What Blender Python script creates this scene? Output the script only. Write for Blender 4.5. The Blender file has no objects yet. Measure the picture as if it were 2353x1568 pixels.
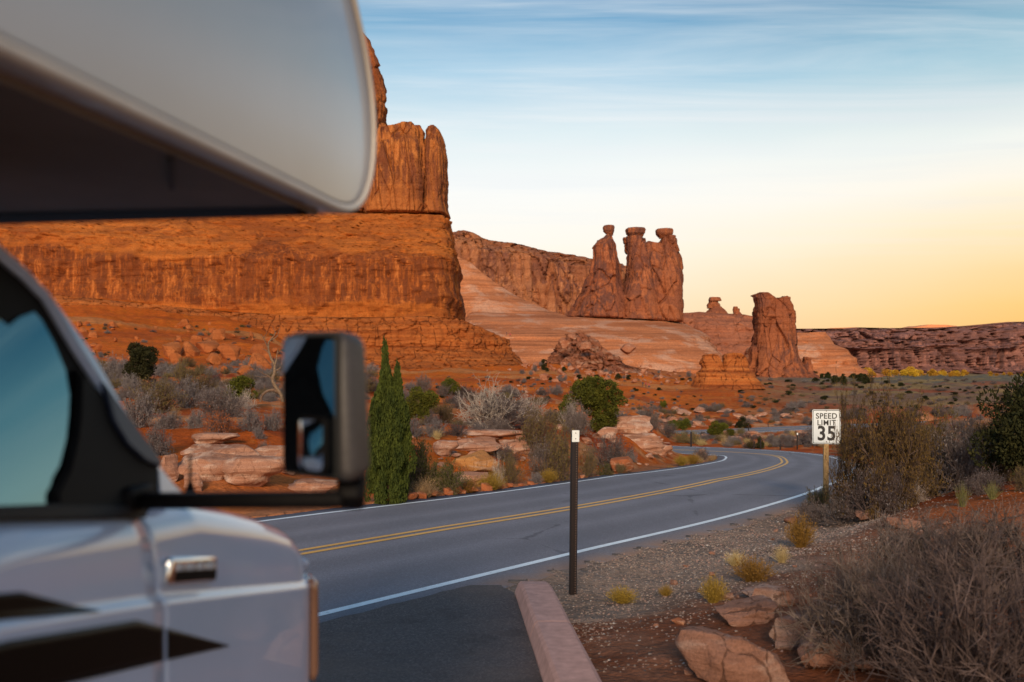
import bpy, bmesh, math, random
import numpy as np
from mathutils import Vector, Matrix

# ------------------------------------------------------------------ camera, world, sun, exposure
S = bpy.context.scene
COL = S.collection
F = 2288.0; UC = 1176.5; VH = 830.0          # focal length, optical axis and horizon on a 2353 px wide picture
cam_data = bpy.data.cameras.new('camera'); cam = bpy.data.objects.new('camera', cam_data); COL.objects.link(cam)
cam.location = (0, 0, 0); cam.rotation_euler = (math.radians(90), 0, 0)
cam_data.sensor_width = 36.0; cam_data.lens = 36.0 * F / 2353.0
cam_data.shift_y = (VH - 784.0) / 2353.0
cam_data.clip_start = 0.05; cam_data.clip_end = 20000
cam_data.dof.use_dof = True; cam_data.dof.focus_distance = 18.0; cam_data.dof.aperture_fstop = 2.3
S.camera = cam
S.render.resolution_x = 1024; S.render.resolution_y = 682
S.view_settings.view_transform = 'Standard'; S.view_settings.look = 'None'
S.view_settings.exposure = 0.0; S.view_settings.gamma = 1.0; S.view_settings.use_curve_mapping = False
S.cycles.max_bounces = 6; S.cycles.diffuse_bounces = 3; S.cycles.glossy_bounces = 3
S.cycles.transmission_bounces = 3; S.cycles.transparent_max_bounces = 6
S.cycles.use_denoising = True

SUN_EL, SUN_AZ = 21.0, 184.0                 # soft evening light from behind and left of the camera (azimuth clockwise from +Y)
sun_data = bpy.data.lights.new('sun', 'SUN'); sun = bpy.data.objects.new('sun', sun_data); COL.objects.link(sun)
sun_data.energy = 3.4; sun_data.color = (1.0, 0.76, 0.52); sun_data.angle = math.radians(12)
_sd = Vector((math.sin(math.radians(SUN_AZ)) * math.cos(math.radians(SUN_EL)), math.cos(math.radians(SUN_AZ)) * math.cos(math.radians(SUN_EL)), math.sin(math.radians(SUN_EL))))
sun.rotation_euler = _sd.to_track_quat('Z', 'Y').to_euler()

W = bpy.data.worlds.new('World'); S.world = W; W.use_nodes = True
def build_world():
    nt = W.node_tree; nt.nodes.clear(); N = nt.nodes.new; L = nt.links.new
    out = N('ShaderNodeOutputWorld'); bg = N('ShaderNodeBackground'); L(bg.outputs[0], out.inputs[0])
    tc = N('ShaderNodeTexCoord'); sep = N('ShaderNodeSeparateXYZ'); L(tc.outputs['Generated'], sep.inputs[0])
    def math_(op, a, b=None, clamp=False):
        n = N('ShaderNodeMath'); n.operation = op; n.use_clamp = clamp
        for i, x in enumerate((a, b)):
            if x is None: continue
            if isinstance(x, (int, float)): n.inputs[i].default_value = x
            else: L(x, n.inputs[i])
        return n.outputs[0]
    def ramp(fac, pts):
        r = N('ShaderNodeValToRGB'); L(fac, r.inputs[0]); e = r.color_ramp.elements
        while len(e) < len(pts): e.new(0.5)
        for k, (p, c) in enumerate(pts): e[k].position = p; e[k].color = (*c, 1)
        return r.outputs[0]
    def mix(f, a, b, mode='MIX'):
        n = N('ShaderNodeMix'); n.data_type = 'RGBA'; n.blend_type = mode
        for sock, x in ((n.inputs[0], f), (n.inputs[6], a), (n.inputs[7], b)):
            if isinstance(x, (int, float)): sock.default_value = x
            elif isinstance(x, tuple): sock.default_value = (*x, 1)
            else: L(x, sock)
        return n.outputs[2]
    z = sep.outputs[2]
    # gentle waviness so the colour bands are not ruled lines
    nz = N('ShaderNodeTexNoise'); nz.inputs['Scale'].default_value = 2.2; nz.inputs['Detail'].default_value = 3
    mp = N('ShaderNodeMapping'); mp.inputs['Scale'].default_value = (1, 1, 5); L(tc.outputs['Generated'], mp.inputs[0]); L(mp.outputs[0], nz.inputs[0])
    zz = math_('ADD', z, math_('MULTIPLY', math_('SUBTRACT', nz.outputs[0], 0.5), 0.05))
    glow = ramp(zz, [(0.0, (1.0, .46, .085)), (0.055, (1.0, .60, .18)), (0.115, (1.0, .79, .47)), (0.160, (1.0, .91, .76)), (0.20, (.90, .91, .84)),
                     (0.265, (.36, .57, .66)), (0.335, (.08, .25, .40)), (0.55, (.05, .16, .31)), (1.0, (.035, .11, .24))])
    pale = ramp(zz, [(0.0, (1.0, .74, .48)), (0.06, (1.0, .84, .64)), (0.12, (1.0, .94, .84)), (0.175, (.95, .95, .92)), (0.225, (.74, .85, .88)),
                     (0.275, (.40, .62, .78)), (0.34, (.10, .31, .54)), (0.55, (.05, .18, .35)), (1.0, (.035, .11, .24))])
    # azimuth: the afterglow is strongest ahead and to the right
    ga = math.radians(62.0)
    dotv = math_('ADD', math_('MULTIPLY', sep.outputs[0], math.sin(ga)), math_('MULTIPLY', sep.outputs[1], math.cos(ga)))
    fac = ramp(dotv, [(0.0, (.45,) * 3), (0.40, (0.0,) * 3), (0.55, (0.08,) * 3), (0.84, (1.0,) * 3), (1.0, (1.0,) * 3)])
    base = mix(fac, pale, glow)
    # high thin cloud: streaks laid on a flat layer far overhead
    den = math_('MAXIMUM', z, 0.04)
    cx = math_('DIVIDE', sep.outputs[0], den); cy = math_('DIVIDE', sep.outputs[1], den)
    cmb = N('ShaderNodeCombineXYZ'); L(cx, cmb.inputs[0]); L(cy, cmb.inputs[1])
    m2 = N('ShaderNodeMapping'); m2.inputs['Rotation'].default_value = (0, 0, math.radians(28)); m2.inputs['Scale'].default_value = (.42, 1.7, 1)
    L(cmb.outputs[0], m2.inputs[0])
    n2 = N('ShaderNodeTexNoise'); n2.inputs['Scale'].default_value = 1.0; n2.inputs['Detail'].default_value = 7; n2.inputs['Roughness'].default_value = .58; n2.inputs['Distortion'].default_value = .5
    L(m2.outputs[0], n2.inputs[0])
    n3 = N('ShaderNodeTexNoise'); n3.inputs['Scale'].default_value = .33; n3.inputs['Detail'].default_value = 3; L(cmb.outputs[0], n3.inputs[0])
    c1 = ramp(n2.outputs[0], [(0.42, (0, 0, 0)), (0.52, (.35, .35, .35)), (0.66, (1, 1, 1))]); c2 = ramp(n3.outputs[0], [(0.30, (0, 0, 0)), (0.54, (1, 1, 1))])
    lo = ramp(z, [(0.09, (0, 0, 0)), (0.2, (1, 1, 1)), (.5, (.8, .8, .8)), (1.0, (.4, .4, .4))])
    cf = math_('MULTIPLY', math_('MULTIPLY', c1, c2), math_('MULTIPLY', lo, 0.72))
    cloud = mix(fac, (.86, .89, .90), (.74, .78, .80))
    sky = mix(cf, base, cloud)
    nish = N('ShaderNodeTexSky'); nish.sky_type = 'NISHITA'; nish.sun_disc = False
    nish.sun_elevation = math.radians(SUN_EL); nish.sun_rotation = math.radians(SUN_AZ)
    nb = mix(1.0, nish.outputs[0], (.006, .006, .006), 'MULTIPLY')
    tot = mix(1.0, sky, nb, 'ADD')
    # below the horizon: dull earth
    below = ramp(math_('ADD', z, 0.5), [(0.485, (.16, .09, .06)), (0.4995, (1, 1, 1))])
    tot = mix(1.0, tot, below, 'MULTIPLY')
    L(tot, bg.inputs[0]); bg.inputs[1].default_value = 1.0
build_world()

# ------------------------------------------------------------------ numpy noise
def _hash(ix, iy, iz, seed):
    h = (ix.astype(np.int64) * 374761393 + iy.astype(np.int64) * 668265263 + iz.astype(np.int64) * 2147483647 + seed * 1274126177) & 0xffffffff
    h = ((h ^ (h >> 13)) * 1274126177) & 0xffffffff
    h = ((h ^ (h >> 16)) * 2246822519) & 0xffffffff
    return ((h ^ (h >> 15)) & 0xffffff) / float(0xffffff)
def vnoise(x, y, z, seed=0):
    x, y, z = np.broadcast_arrays(np.asarray(x, float), np.asarray(y, float), np.asarray(z, float))
    ix, iy, iz = np.floor(x), np.floor(y), np.floor(z)
    fx, fy, fz = x - ix, y - iy, z - iz
    fx, fy, fz = [f * f * f * (f * (f * 6 - 15) + 10) for f in (fx, fy, fz)]
    ix, iy, iz = ix.astype(np.int64), iy.astype(np.int64), iz.astype(np.int64)
    r = 0
    for dx in (0, 1):
        for dy in (0, 1):
            for dz in (0, 1):
                r = r + _hash(ix + dx, iy + dy, iz + dz, seed) * (fx if dx else 1 - fx) * (fy if dy else 1 - fy) * (fz if dz else 1 - fz)
    return r * 2 - 1
def fbm(x, y, z, o=4, seed=0, gain=.5):
    r = 0; a = 1.0; t = 0
    for k in range(o):
        r = r + a * vnoise(x * 2**k, y * 2**k, z * 2**k, seed + k * 7); t += a; a *= gain
    return r / t
def cells(x, y, z, seed=0):
    """Voronoi: (value of nearest cell 0..1, distance to border)"""
    x, y, z = np.broadcast_arrays(np.asarray(x, float), np.asarray(y, float), np.asarray(z, float))
    ix, iy, iz = [np.floor(a).astype(np.int64) for a in (x, y, z)]
    f1 = np.full(x.shape, 9.0); f2 = np.full(x.shape, 9.0); val = np.zeros(x.shape)
    for dx in (-1, 0, 1):
        for dy in (-1, 0, 1):
            for dz in (-1, 0, 1):
                a, b, c = ix + dx, iy + dy, iz + dz
                px = a + _hash(a, b, c, seed); py = b + _hash(a, b, c, seed + 11); pz = c + _hash(a, b, c, seed + 23)
                d = np.sqrt((px - x)**2 + (py - y)**2 + (pz - z)**2)
                v = _hash(a, b, c, seed + 37)
                n = d < f1
                f2 = np.where(n, f1, np.minimum(f2, d)); val = np.where(n, v, val); f1 = np.where(n, d, f1)
    return val, f2 - f1
def sstep(a, b, x):
    t = np.clip((np.asarray(x, float) - a) / (b - a), 0, 1); return t * t * (3 - 2 * t)

# ------------------------------------------------------------------ scene helpers
def P(u, v, Y): return Vector(((u - UC) / F * Y, Y, (VH - v) / F * Y))
def tag(o, label=None, cat=None, group=None, kind=None):
    if label: o['label'] = label
    if cat: o['category'] = cat
    if group: o['group'] = group
    if kind: o['kind'] = kind
    return o
def mesh_np(name, V, Fc, mats, parent=None, smooth=True, mi=None, uv=None, col=None):
    """V (n,3) array; Fc (m,3|4) array or list of them"""
    me = bpy.data.meshes.new(name)
    V = np.asarray(V, np.float32)
    if isinstance(Fc, np.ndarray) and Fc.ndim == 2:
        m, k = Fc.shape
        me.vertices.add(len(V)); me.vertices.foreach_set('co', V.ravel())
        me.loops.add(m * k); me.loops.foreach_set('vertex_index', Fc.astype(np.int32).ravel())
        me.polygons.add(m); me.polygons.foreach_set('loop_start', np.arange(0, m * k, k, dtype=np.int32))
        me.update(calc_edges=True)
    else:
        me.from_pydata([tuple(p) for p in V], [], [tuple(int(i) for i in f) for f in Fc])
    for m_ in (mats if isinstance(mats, (list, tuple)) else [mats]): me.materials.append(m_)
    if mi is not None: me.polygons.foreach_set('material_index', np.asarray(mi, np.int32))
    if smooth is True: me.polygons.foreach_set('use_smooth', [True] * len(me.polygons))
    elif smooth is not False: me.polygons.foreach_set('use_smooth', list(smooth))
    if col is not None:
        a = me.color_attributes.new('Col', 'FLOAT_COLOR', 'POINT'); c = np.ones((len(V), 4), np.float32); c[:, :3] = col
        a.data.foreach_set('color', c.ravel())
    me.update()
    o = bpy.data.objects.new(name, me); COL.objects.link(o)
    if parent is not None: o.parent = parent
    return o
def empty(name, loc=(0, 0, 0), rz=0.0):
    o = bpy.data.objects.new(name, None); COL.objects.link(o); o.location = loc; o.rotation_euler = (0, 0, rz); o.empty_display_size = .2
    return o
def bm_obj(name, bm, mat, parent=None, smooth=False):
    me = bpy.data.meshes.new(name); bm.to_mesh(me); bm.free()
    for m_ in (mat if isinstance(mat, (list, tuple)) else [mat]): me.materials.append(m_)
    if smooth:
        me.polygons.foreach_set('use_smooth', [True] * len(me.polygons))
        try: me.set_sharp_from_angle(angle=math.radians(40))
        except Exception: pass
    o = bpy.data.objects.new(name, me); COL.objects.link(o)
    if parent is not None: o.parent = parent
    return o
def bx(bm, c, s, bevel=0.0, M=None, seg=2):
    g = bmesh.ops.create_cube(bm, size=1.0); vs = g['verts']
    bmesh.ops.scale(bm, vec=s, verts=vs)
    if bevel:
        es = list({e for v in vs for e in v.link_edges})
        r = bmesh.ops.bevel(bm, geom=es, offset=bevel, segments=seg, affect='EDGES', profile=.5)
        vs = list({v for f in r['faces'] for v in f.verts} | {v for v in vs if v.is_valid})
    T = Matrix.Translation(c) if M is None else Matrix.Translation(c) @ M
    bmesh.ops.transform(bm, matrix=T, verts=[v for v in vs if v.is_valid])
    return vs
def grid_faces(r, c, wrap=False):
    i = np.arange(r - 1)[:, None]; j = np.arange(c if wrap else c - 1)[None, :]
    a = i * c + j; b = i * c + (j + 1) % c; d = (i + 1) * c + j; e = (i + 1) * c + (j + 1) % c
    return np.stack([a, b, e, d], -1).reshape(-1, 4)

# ------------------------------------------------------------------ materials
def new_mat(name):
    m = bpy.data.materials.new(name); m.use_nodes = True; nt = m.node_tree
    b = nt.nodes['Principled BSDF']
    return m, nt, b
class NB:
    """tiny node builder"""
    def __init__(s, nt): s.nt = nt; s.N = nt.nodes.new; s.L = nt.links.new
    def coord(s, scale=(1, 1, 1), kind='Object', rot=(0, 0, 0), world=False):
        if world:
            g = s.N('ShaderNodeNewGeometry'); src = g.outputs['Position']
        else:
            tc = s.N('ShaderNodeTexCoord'); src = tc.outputs[kind]
        m = s.N('ShaderNodeMapping'); m.inputs['Scale'].default_value = scale; m.inputs['Rotation'].default_value = rot; s.L(src, m.inputs[0]); return m.outputs[0]
    def noise(s, co, scale=1.0, detail=4, rough=.55, dist=0.0):
        n = s.N('ShaderNodeTexNoise'); n.inputs['Scale'].default_value = scale; n.inputs['Detail'].default_value = detail
        n.inputs['Roughness'].default_value = rough; n.inputs['Distortion'].default_value = dist; s.L(co, n.inputs[0]); return n.outputs[0]
    def voro(s, co, scale=1.0, feature='F1', rnd=1.0, out=0):
        n = s.N('ShaderNodeTexVoronoi'); n.feature = feature; n.inputs['Scale'].default_value = scale; n.inputs['Randomness'].default_value = rnd; s.L(co, n.inputs[0]); return n.outputs[out]
    def ramp(s, f, pts):
        r = s.N('ShaderNodeValToRGB'); s.L(f, r.inputs[0]); e = r.color_ramp.elements
        while len(e) < len(pts): e.new(.5)
        for k, (p, c) in enumerate(pts):
            e[k].position = p; e[k].color = (*(c if isinstance(c, tuple) else (c,) * 3), 1)
        return r.outputs[0]
    def mix(s, f, a, b, mode='MIX'):
        n = s.N('ShaderNodeMix'); n.data_type = 'RGBA'; n.blend_type = mode
        for sock, x in ((n.inputs[0], f), (n.inputs[6], a), (n.inputs[7], b)):
            if isinstance(x, (int, float)): sock.default_value = x
            elif isinstance(x, tuple): sock.default_value = (*x, 1)
            else: s.L(x, sock)
        return n.outputs[2]
    def math(s, op, a, b=None):
        n = s.N('ShaderNodeMath'); n.operation = op
        for i, x in enumerate((a, b)):
            if x is None: continue
            if isinstance(x, (int, float)): n.inputs[i].default_value = x
            else: s.L(x, n.inputs[i])
        return n.outputs[0]
    def bump(s, h, strength=.5, dist=.1, normal=None):
        b = s.N('ShaderNodeBump'); b.inputs['Strength'].default_value = strength; b.inputs['Distance'].default_value = dist; s.L(h, b.inputs['Height'])
        if normal is not None: s.L(normal, b.inputs['Normal'])
        return b.outputs[0]
def flat_mat(name, c, rough=.6, metal=0.0, coat=0.0, spec=.5, nscale=None, namp=.12, bump=0.0, emit=None):
    m, nt, b = new_mat(name); nb = NB(nt)
    b.inputs['Base Color'].default_value = (*c, 1); b.inputs['Roughness'].default_value = rough; b.inputs['Metallic'].default_value = metal
    b.inputs['Coat Weight'].default_value = coat; b.inputs['Coat Roughness'].default_value = .03; b.inputs['Specular IOR Level'].default_value = spec
    if nscale:
        co = nb.coord(); n = nb.noise(co, nscale, 5)
        lo = tuple(x * (1 - namp) for x in c); hi = tuple(min(1, x * (1 + namp)) for x in c)
        nt.links.new(nb.ramp(n, [(.3, lo), (.7, hi)]), b.inputs['Base Color'])
        if bump: nt.links.new(nb.bump(n, bump, .01), b.inputs['Normal'])
    return m
def rock_mat(name, light, dark, varnish, sc=1.0, streak=1.0, strata=.5, bump=1.0, pale=None, crackamt=.5, tiers=False, crw=1.0, zband=None, lines=0.0):
    """sandstone; sc = metres per unit of pattern (1 for a 40 m cliff, 0.03 for a boulder)"""
    m, nt, b = new_mat(name); nb = NB(nt); k = 1.0 / sc
    co = nb.coord(world=True)
    big = nb.noise(nb.coord((.018 * k,) * 3, world=True), 1, 5, .6, .4)
    base = nb.ramp(big, [(.32, dark), (.66, light)])
    st_n = nb.noise(nb.coord((.012 * k, .012 * k, .42 * k), world=True), 1, 6, .62, .35)
    base = nb.mix(strata, base, nb.ramp(st_n, [(.3, tuple(x * .62 for x in dark)), (.5, tuple(.5 * (a + c) for a, c in zip(light, dark))), (.68, tuple(min(1, x * 1.12) for x in light))]))
    if streak > 0:
        v1 = nb.noise(nb.coord((.42 * k, .42 * k, .012 * k), world=True), 1, 6, .68, .15)
        msk = nb.noise(nb.coord((.03 * k, .03 * k, .035 * k), world=True), 1, 4, .55, .3)
        if zband is not None:
            sp_ = nb.N('ShaderNodeSeparateXYZ'); nt.links.new(nb.coord((1, 1, 1), world=True), sp_.inputs[0])
            wob = nb.math('MULTIPLY', nb.math('SUBTRACT', nb.noise(nb.coord((.02, .02, .02), world=True), 1, 4, .6), .5), 30.0)
            zz_ = nb.math('DIVIDE', nb.math('ADD', sp_.outputs[2], wob), 200.0)
            zm = nb.ramp(zz_, [(zband[0] / 200, 0.0), ((zband[0] + 3) / 200, 1.0), ((zband[1] - 3) / 200, 1.0), (zband[1] / 200, 0.0)])
            base = nb.mix(nb.math('MULTIPLY', zm, .65), base, tuple(.5 * (a + c) for a, c in zip(dark, varnish)))
            msk = nb.math('ADD', nb.math('MULTIPLY', zm, .30), nb.math('MULTIPLY', msk, .72))
        f = nb.math('MULTIPLY', nb.ramp(v1, [(.46, 0.0), (.55, 1.0)]), nb.ramp(msk, [(.40, 0.12), (.54, 1.0)]))
        base = nb.mix(nb.math('MULTIPLY', f, .85 * streak), base, varnish)
        f2 = nb.math('MULTIPLY', nb.ramp(v1, [(.36, 1.0), (.44, 0.0)]), nb.ramp(msk, [(.42, 0.1), (.56, 1.0)]))
        base = nb.mix(nb.math('MULTIPLY', f2, .5 * streak), base, tuple(min(1, x * 1.3 + .02) for x in light))
        blk = nb.ramp(nb.noise(nb.coord((.05 * k, .05 * k, .07 * k), world=True), 1, 3, .4, .8), [(.54, 0.0), (.57, 1.0)])
        base = nb.mix(nb.math('MULTIPLY', blk, .5 * streak), base, tuple(.6 * a + .4 * c for a, c in zip(varnish, dark)))
    if pale is not None:
        pz = nb.noise(nb.coord((.06 * k, .06 * k, .16 * k), world=True), 1, 5, .6, .5)
        base = nb.mix(nb.ramp(pz, [(.52, 0.0), (.62, .8)]), base, pale)
    if lines:
        ln = nb.noise(nb.coord((.010 * k, .010 * k, 1.0 * k), world=True), 1, 3, .5, .6)
        base = nb.mix(lines, base, nb.mix(1.0, base, nb.ramp(ln, [(.455, 1.0), (.485, .5), (.515, 1.0), (.60, 1.0), (.62, .62), (.64, 1.0)]), 'MULTIPLY'))
    # cracks
    cr = nb.voro(nb.coord((.10 * k * crw, .10 * k * crw, .028 * k), world=True), 1, 'DISTANCE_TO_EDGE')
    crn = nb.noise(nb.coord((.3 * k,) * 3, world=True), 1, 4, .6)
    crf = nb.ramp(nb.math('ADD', cr, nb.math('MULTIPLY', nb.math('SUBTRACT', crn, .5), .22)), [(.0, 0.0), (.022, 1.0)])
    fine = nb.noise(nb.coord((1.4 * k,) * 3, world=True), 1, 7, .68)
    base = nb.mix(.8, base, nb.ramp(fine, [(.25, .45), (.55, 1.0), (.75, 1.15)]), 'MULTIPLY')
    base = nb.mix(crackamt, base, nb.mix(crf, tuple(x * .35 for x in dark), base))
    nt.links.new(base, b.inputs['Base Color']); b.inputs['Roughness'].default_value = .95; b.inputs['Specular IOR Level'].default_value = .15
    h = nb.math('ADD', nb.math('MULTIPLY', crf, .35 * crackamt), nb.math('ADD', nb.math('MULTIPLY', fine, .5), nb.math('MULTIPLY', st_n, .9)))
    nt.links.new(nb.bump(h, .9 * bump, 1.6 * sc), b.inputs['Normal'])
    return m
# ------------------------------------------------------------------ land profile
PY = [0, 15, 25, 35, 45, 60, 85, 110, 135, 160, 220]; PZ = [-1.9, -2.515, -3.0, -3.75, -4.5, -5.35, -6.7, -7.8, -8.6, -9.3, -11.5]
def zroad(Y): return np.interp(Y, PY, PZ)
COLS = {
 -900: [(15,1213),(17,1140),(20,1070),(24,1000),(30,955),(45,905),(70,878),(110,850),(180,805),(300,720),(400,690),(480,670),(600,660),(900,640)],
 200: [(14,1240),(17,1150),(20,1065),(24,990),(30,950),(45,905),(70,878),(110,850),(180,805),(300,745),(400,705),(480,675),(600,660),(900,640)],
 500: [(14,1240),(17,1140),(20,1060),(24,985),(30,945),(45,905),(70,878),(110,858),(180,815),(300,768),(400,735),(480,705),(600,690),(900,670)],
 850: [(15,1213),(18,1180),(20,1120),(23,1050),(27,985),(40,940),(70,905),(110,890),(200,868),(300,855),(420,850),(600,845),(900,840)],
 1000: [(15,1213),(19,1160),(21,1110),(24,1040),(28,985),(40,955),(70,915),(110,895),(200,875),(300,862),(420,845),(600,840),(900,835)],
 1250: [(15,1213),(22,1130),(25,1100),(28,1040),(33,985),(45,958),(70,930),(110,910),(200,885),(320,855),(420,838),(600,845),(900,840)],
 1450: [(15,1213),(27,1100),(30,1070),(34,1020),(40,975),(48,958),(60,955),(80,953),(110,942),(160,925),(250,900),(350,878),(500,862),(700,850),(900,845)],
 1560: [(15,1213),(30,1080),(36,1058),(42,1042),(50,1034),(65,1028),(85,1008),(106,993),(125,975),(160,950),(220,925),(320,893),(450,880),(700,865),(900,855)],
 1700: [(15,1213),(25,1105),(35,1075),(45,1059),(60,1034),(85,1010),(110,988),(140,960),(200,930),(320,893),(500,880),(900,868)],
 1870: [(15,1213),(25,1105),(35,1075),(45,1059),(60,1034),(85,1010),(110,986),(140,965),(200,935),(320,908),(500,887),(1000,870),(1900,861)],
 2100: [(15,1185),(25,1090),(35,1055),(45,1040),(60,1020),(85,995),(110,975),(160,950),(250,922),(400,897),(800,874),(1900,861)],
 2353: [(15,1165),(25,1070),(35,1035),(60,995),(85,980),(110,965),(160,945),(250,920),(400,896),(800,873),(1900,861)],
 3400: [(15,1165),(25,1070),(35,1035),(60,995),(110,965),(160,945),(250,920),(400,896),(800,873),(1900,861)],
}
_cu = np.array(sorted(COLS)); _ly = np.log(np.array([15, 17, 19, 21, 24, 28, 33, 40, 50, 65, 85, 110, 140, 180, 240, 320, 420, 600, 900, 1900, 8000.]))
def _tab():
    T = np.zeros((len(_cu), len(_ly)))
    for i, u in enumerate(_cu):
        p = COLS[int(u)] + ([(1900, 861), (8000, 843)] if COLS[int(u)][-1][0] < 1900 else [(8000, 843)])
        T[i] = np.interp(_ly, np.log([a for a, b in p]), [(VH - b) / F for a, b in p])
    return T
_T = _tab()
# road centre line, world metres
ctrl = [(-34.5, -33.7), (-16.8, -7.9), (-8.9, 3.5), (-2.63, 12.63), (-1.0, 15.0), (1.13, 18.09), (3.03, 21.2), (5.3, 25.4), (8.3, 32.6), (10.9, 40), (12.3, 45), (13.2, 49), (13.4, 52), (12.6, 55.6), (10.6, 59.2), (7, 62.2), (2, 64.6), (-4, 68.5), (-8, 75), (-8, 83), (-3, 92), (6, 99.5), (17, 106), (37.6, 124), (70, 150), (120, 185), (180, 210)]
def catmull(pts, step=.5):
    pts = np.array(pts, float); out = []
    for i in range(len(pts) - 1):
        p0 = pts[max(i - 1, 0)]; p1 = pts[i]; p2 = pts[i + 1]; p3 = pts[min(i + 2, len(pts) - 1)]
        n = max(2, int(np.linalg.norm(p2 - p1) / step)); t = np.linspace(0, 1, n, endpoint=False)[:, None]
        out.append(.5 * ((2 * p1) + (-p0 + p2) * t + (2 * p0 - 5 * p1 + 4 * p2 - p3) * t**2 + (-p0 + 3 * p1 - 3 * p2 + p3) * t**3))
    return np.vstack(out + [pts[-1:]])
RC = catmull(ctrl, .4)
for _ in range(12): RC[1:-1] = .25 * RC[:-2] + .5 * RC[1:-1] + .25 * RC[2:]
_tan = np.gradient(RC, axis=0); _tan /= np.linalg.norm(_tan, axis=1)[:, None]
RN = np.stack([_tan[:, 1], -_tan[:, 0]], 1)        # right-hand normal
LW = 2.62
def road_dist(x, y):
    """distance to centre line and which side (+ right)"""
    x = np.asarray(x, float); y = np.asarray(y, float); d = np.full(x.shape, 1e9); s = np.zeros(x.shape); ny = np.zeros(x.shape)
    near = (np.hypot(x, y) < 260)
    if near.any():
        xs, ys = x[near], y[near]; dd = np.full(xs.shape, 1e9); ss = np.zeros(xs.shape); nn = np.zeros(xs.shape)
        for k in range(0, len(RC), 2):
            ax, ay = xs - RC[k, 0], ys - RC[k, 1]; q = ax * ax + ay * ay; m = q < dd
            dd = np.where(m, q, dd); ss = np.where(m, ax * RN[k, 0] + ay * RN[k, 1], ss); nn = np.where(m, RC[k, 1], nn)
        d[near] = np.sqrt(dd); s[near] = np.sign(ss); ny[near] = nn
    return d, s, ny
def in_lot(x, y):
    """1 inside the paved lot beside the camera (right of road, left of the kerb)"""
    kx = .02 + (9.9 - y) * .058
    return (x < kx) & (y < 10.25)
def profile(x, y):
    r = np.hypot(x, y); Y = np.maximum(y, 1e-3)
    u = np.where(y > .05, UC + F * x / Y, np.where(x > 0, 3400, -900)); u = np.clip(u, -900, 3400)
    Yq = np.maximum(y, .35 * r)
    ly = np.log(np.clip(Yq, 15, 8000))
    ui = np.clip(np.searchsorted(_cu, u) - 1, 0, len(_cu) - 2); uf = (u - _cu[ui]) / (_cu[ui + 1] - _cu[ui]); uf = uf * uf * (3 - 2 * uf)
    yi = np.clip(np.searchsorted(_ly, ly) - 1, 0, len(_ly) - 2); yf = (ly - _ly[yi]) / (_ly[yi + 1] - _ly[yi])
    a = _T[ui, yi] * (1 - uf) + _T[ui + 1, yi] * uf; b = _T[ui, yi + 1] * (1 - uf) + _T[ui + 1, yi + 1] * uf
    # smooth in depth
    far = (a * (1 - yf) + b * yf) * Yq
    nearz = -1.9 - .041 * y
    return np.where(Yq >= 15, far, nearz * 1.0 + (far - nearz) * sstep(11, 15, Yq))
def height(x, y, detail=True):
    x = np.asarray(x, float); y = np.asarray(y, float)
    z = profile(x, y); r = np.hypot(x, y)
    if detail:
        z = z + fbm(x * .05, y * .05, 0, 4, 3) * np.clip((r - 30) * .006, 0, 3.0) + fbm(x * .6, y * .6, 0, 4, 5) * np.clip((r - 8) * .005, .02, .45)
        z = z + fbm(x * 2.2, y * 2.2, 0, 3, 9) * .022
        # mound of dirt at the right of the lot
        z = z + .55 * np.exp(-(((x - 4.6) / 1.9)**2 + ((y - 7.2) / 2.6)**2)) + .35 * np.exp(-(((x - 9) / 3)**2 + ((y - 15) / 4)**2))
        # small ledges in the middle distance
        band = sstep(55, 90, y) * (1 - sstep(230, 320, y)) * sstep(-10, 12, x)
        z = z + band * 1.0 * (np.round(fbm(x * .03, y * .05, 0, 3, 31) * 5) / 5)
    d, s, ny = road_dist(x, y)
    zr = zroad(np.clip(ny, 0, 220))
    edge = LW + .55
    blend = np.where(s > 0, 3.2, 2.4) * np.where(y > 48, 1.5, 1)
    w = 1 - sstep(edge, edge + blend, d)
    z = z * (1 - w) + (zr - .02 - .05 * sstep(edge, edge + 1.2, d)) * w
    z = np.where(d < edge - .15, zr - .16 - .004 * r, z)
    # lot
    lot = in_lot(x, y) & (d >= edge - .5)
    lw = (sstep(10.4, 10.0, y) if False else 1.0)
    z = np.where(in_lot(x + .02, y) & (r < 60) & (d >= edge - .15) & (y < 10.2), -1.9 - .041 * y - .12, z)
    return z
def H(x, y): return float(height(np.array([x]), np.array([y]))[0])
def ground_at(u, v, ymin=5.0, ymax=2500.0):
    """first point of the ground along the line of sight through u, v"""
    Ys = np.exp(np.linspace(math.log(ymin), math.log(ymax), 900)); xs = (u - UC) / F * Ys; zs = (VH - v) / F * Ys
    h = height(xs, Ys); k = np.argmax(h >= zs)
    if h[k] < zs[k]: k = len(Ys) - 1
    if k > 0:
        a, b = h[k - 1] - zs[k - 1], h[k] - zs[k]; t = a / (a - b) if a != b else 0
        Y = Ys[k - 1] + (Ys[k] - Ys[k - 1]) * t
    else: Y = Ys[0]
    x = (u - UC) / F * Y
    return float(x), float(Y), H(x, Y)

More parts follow.
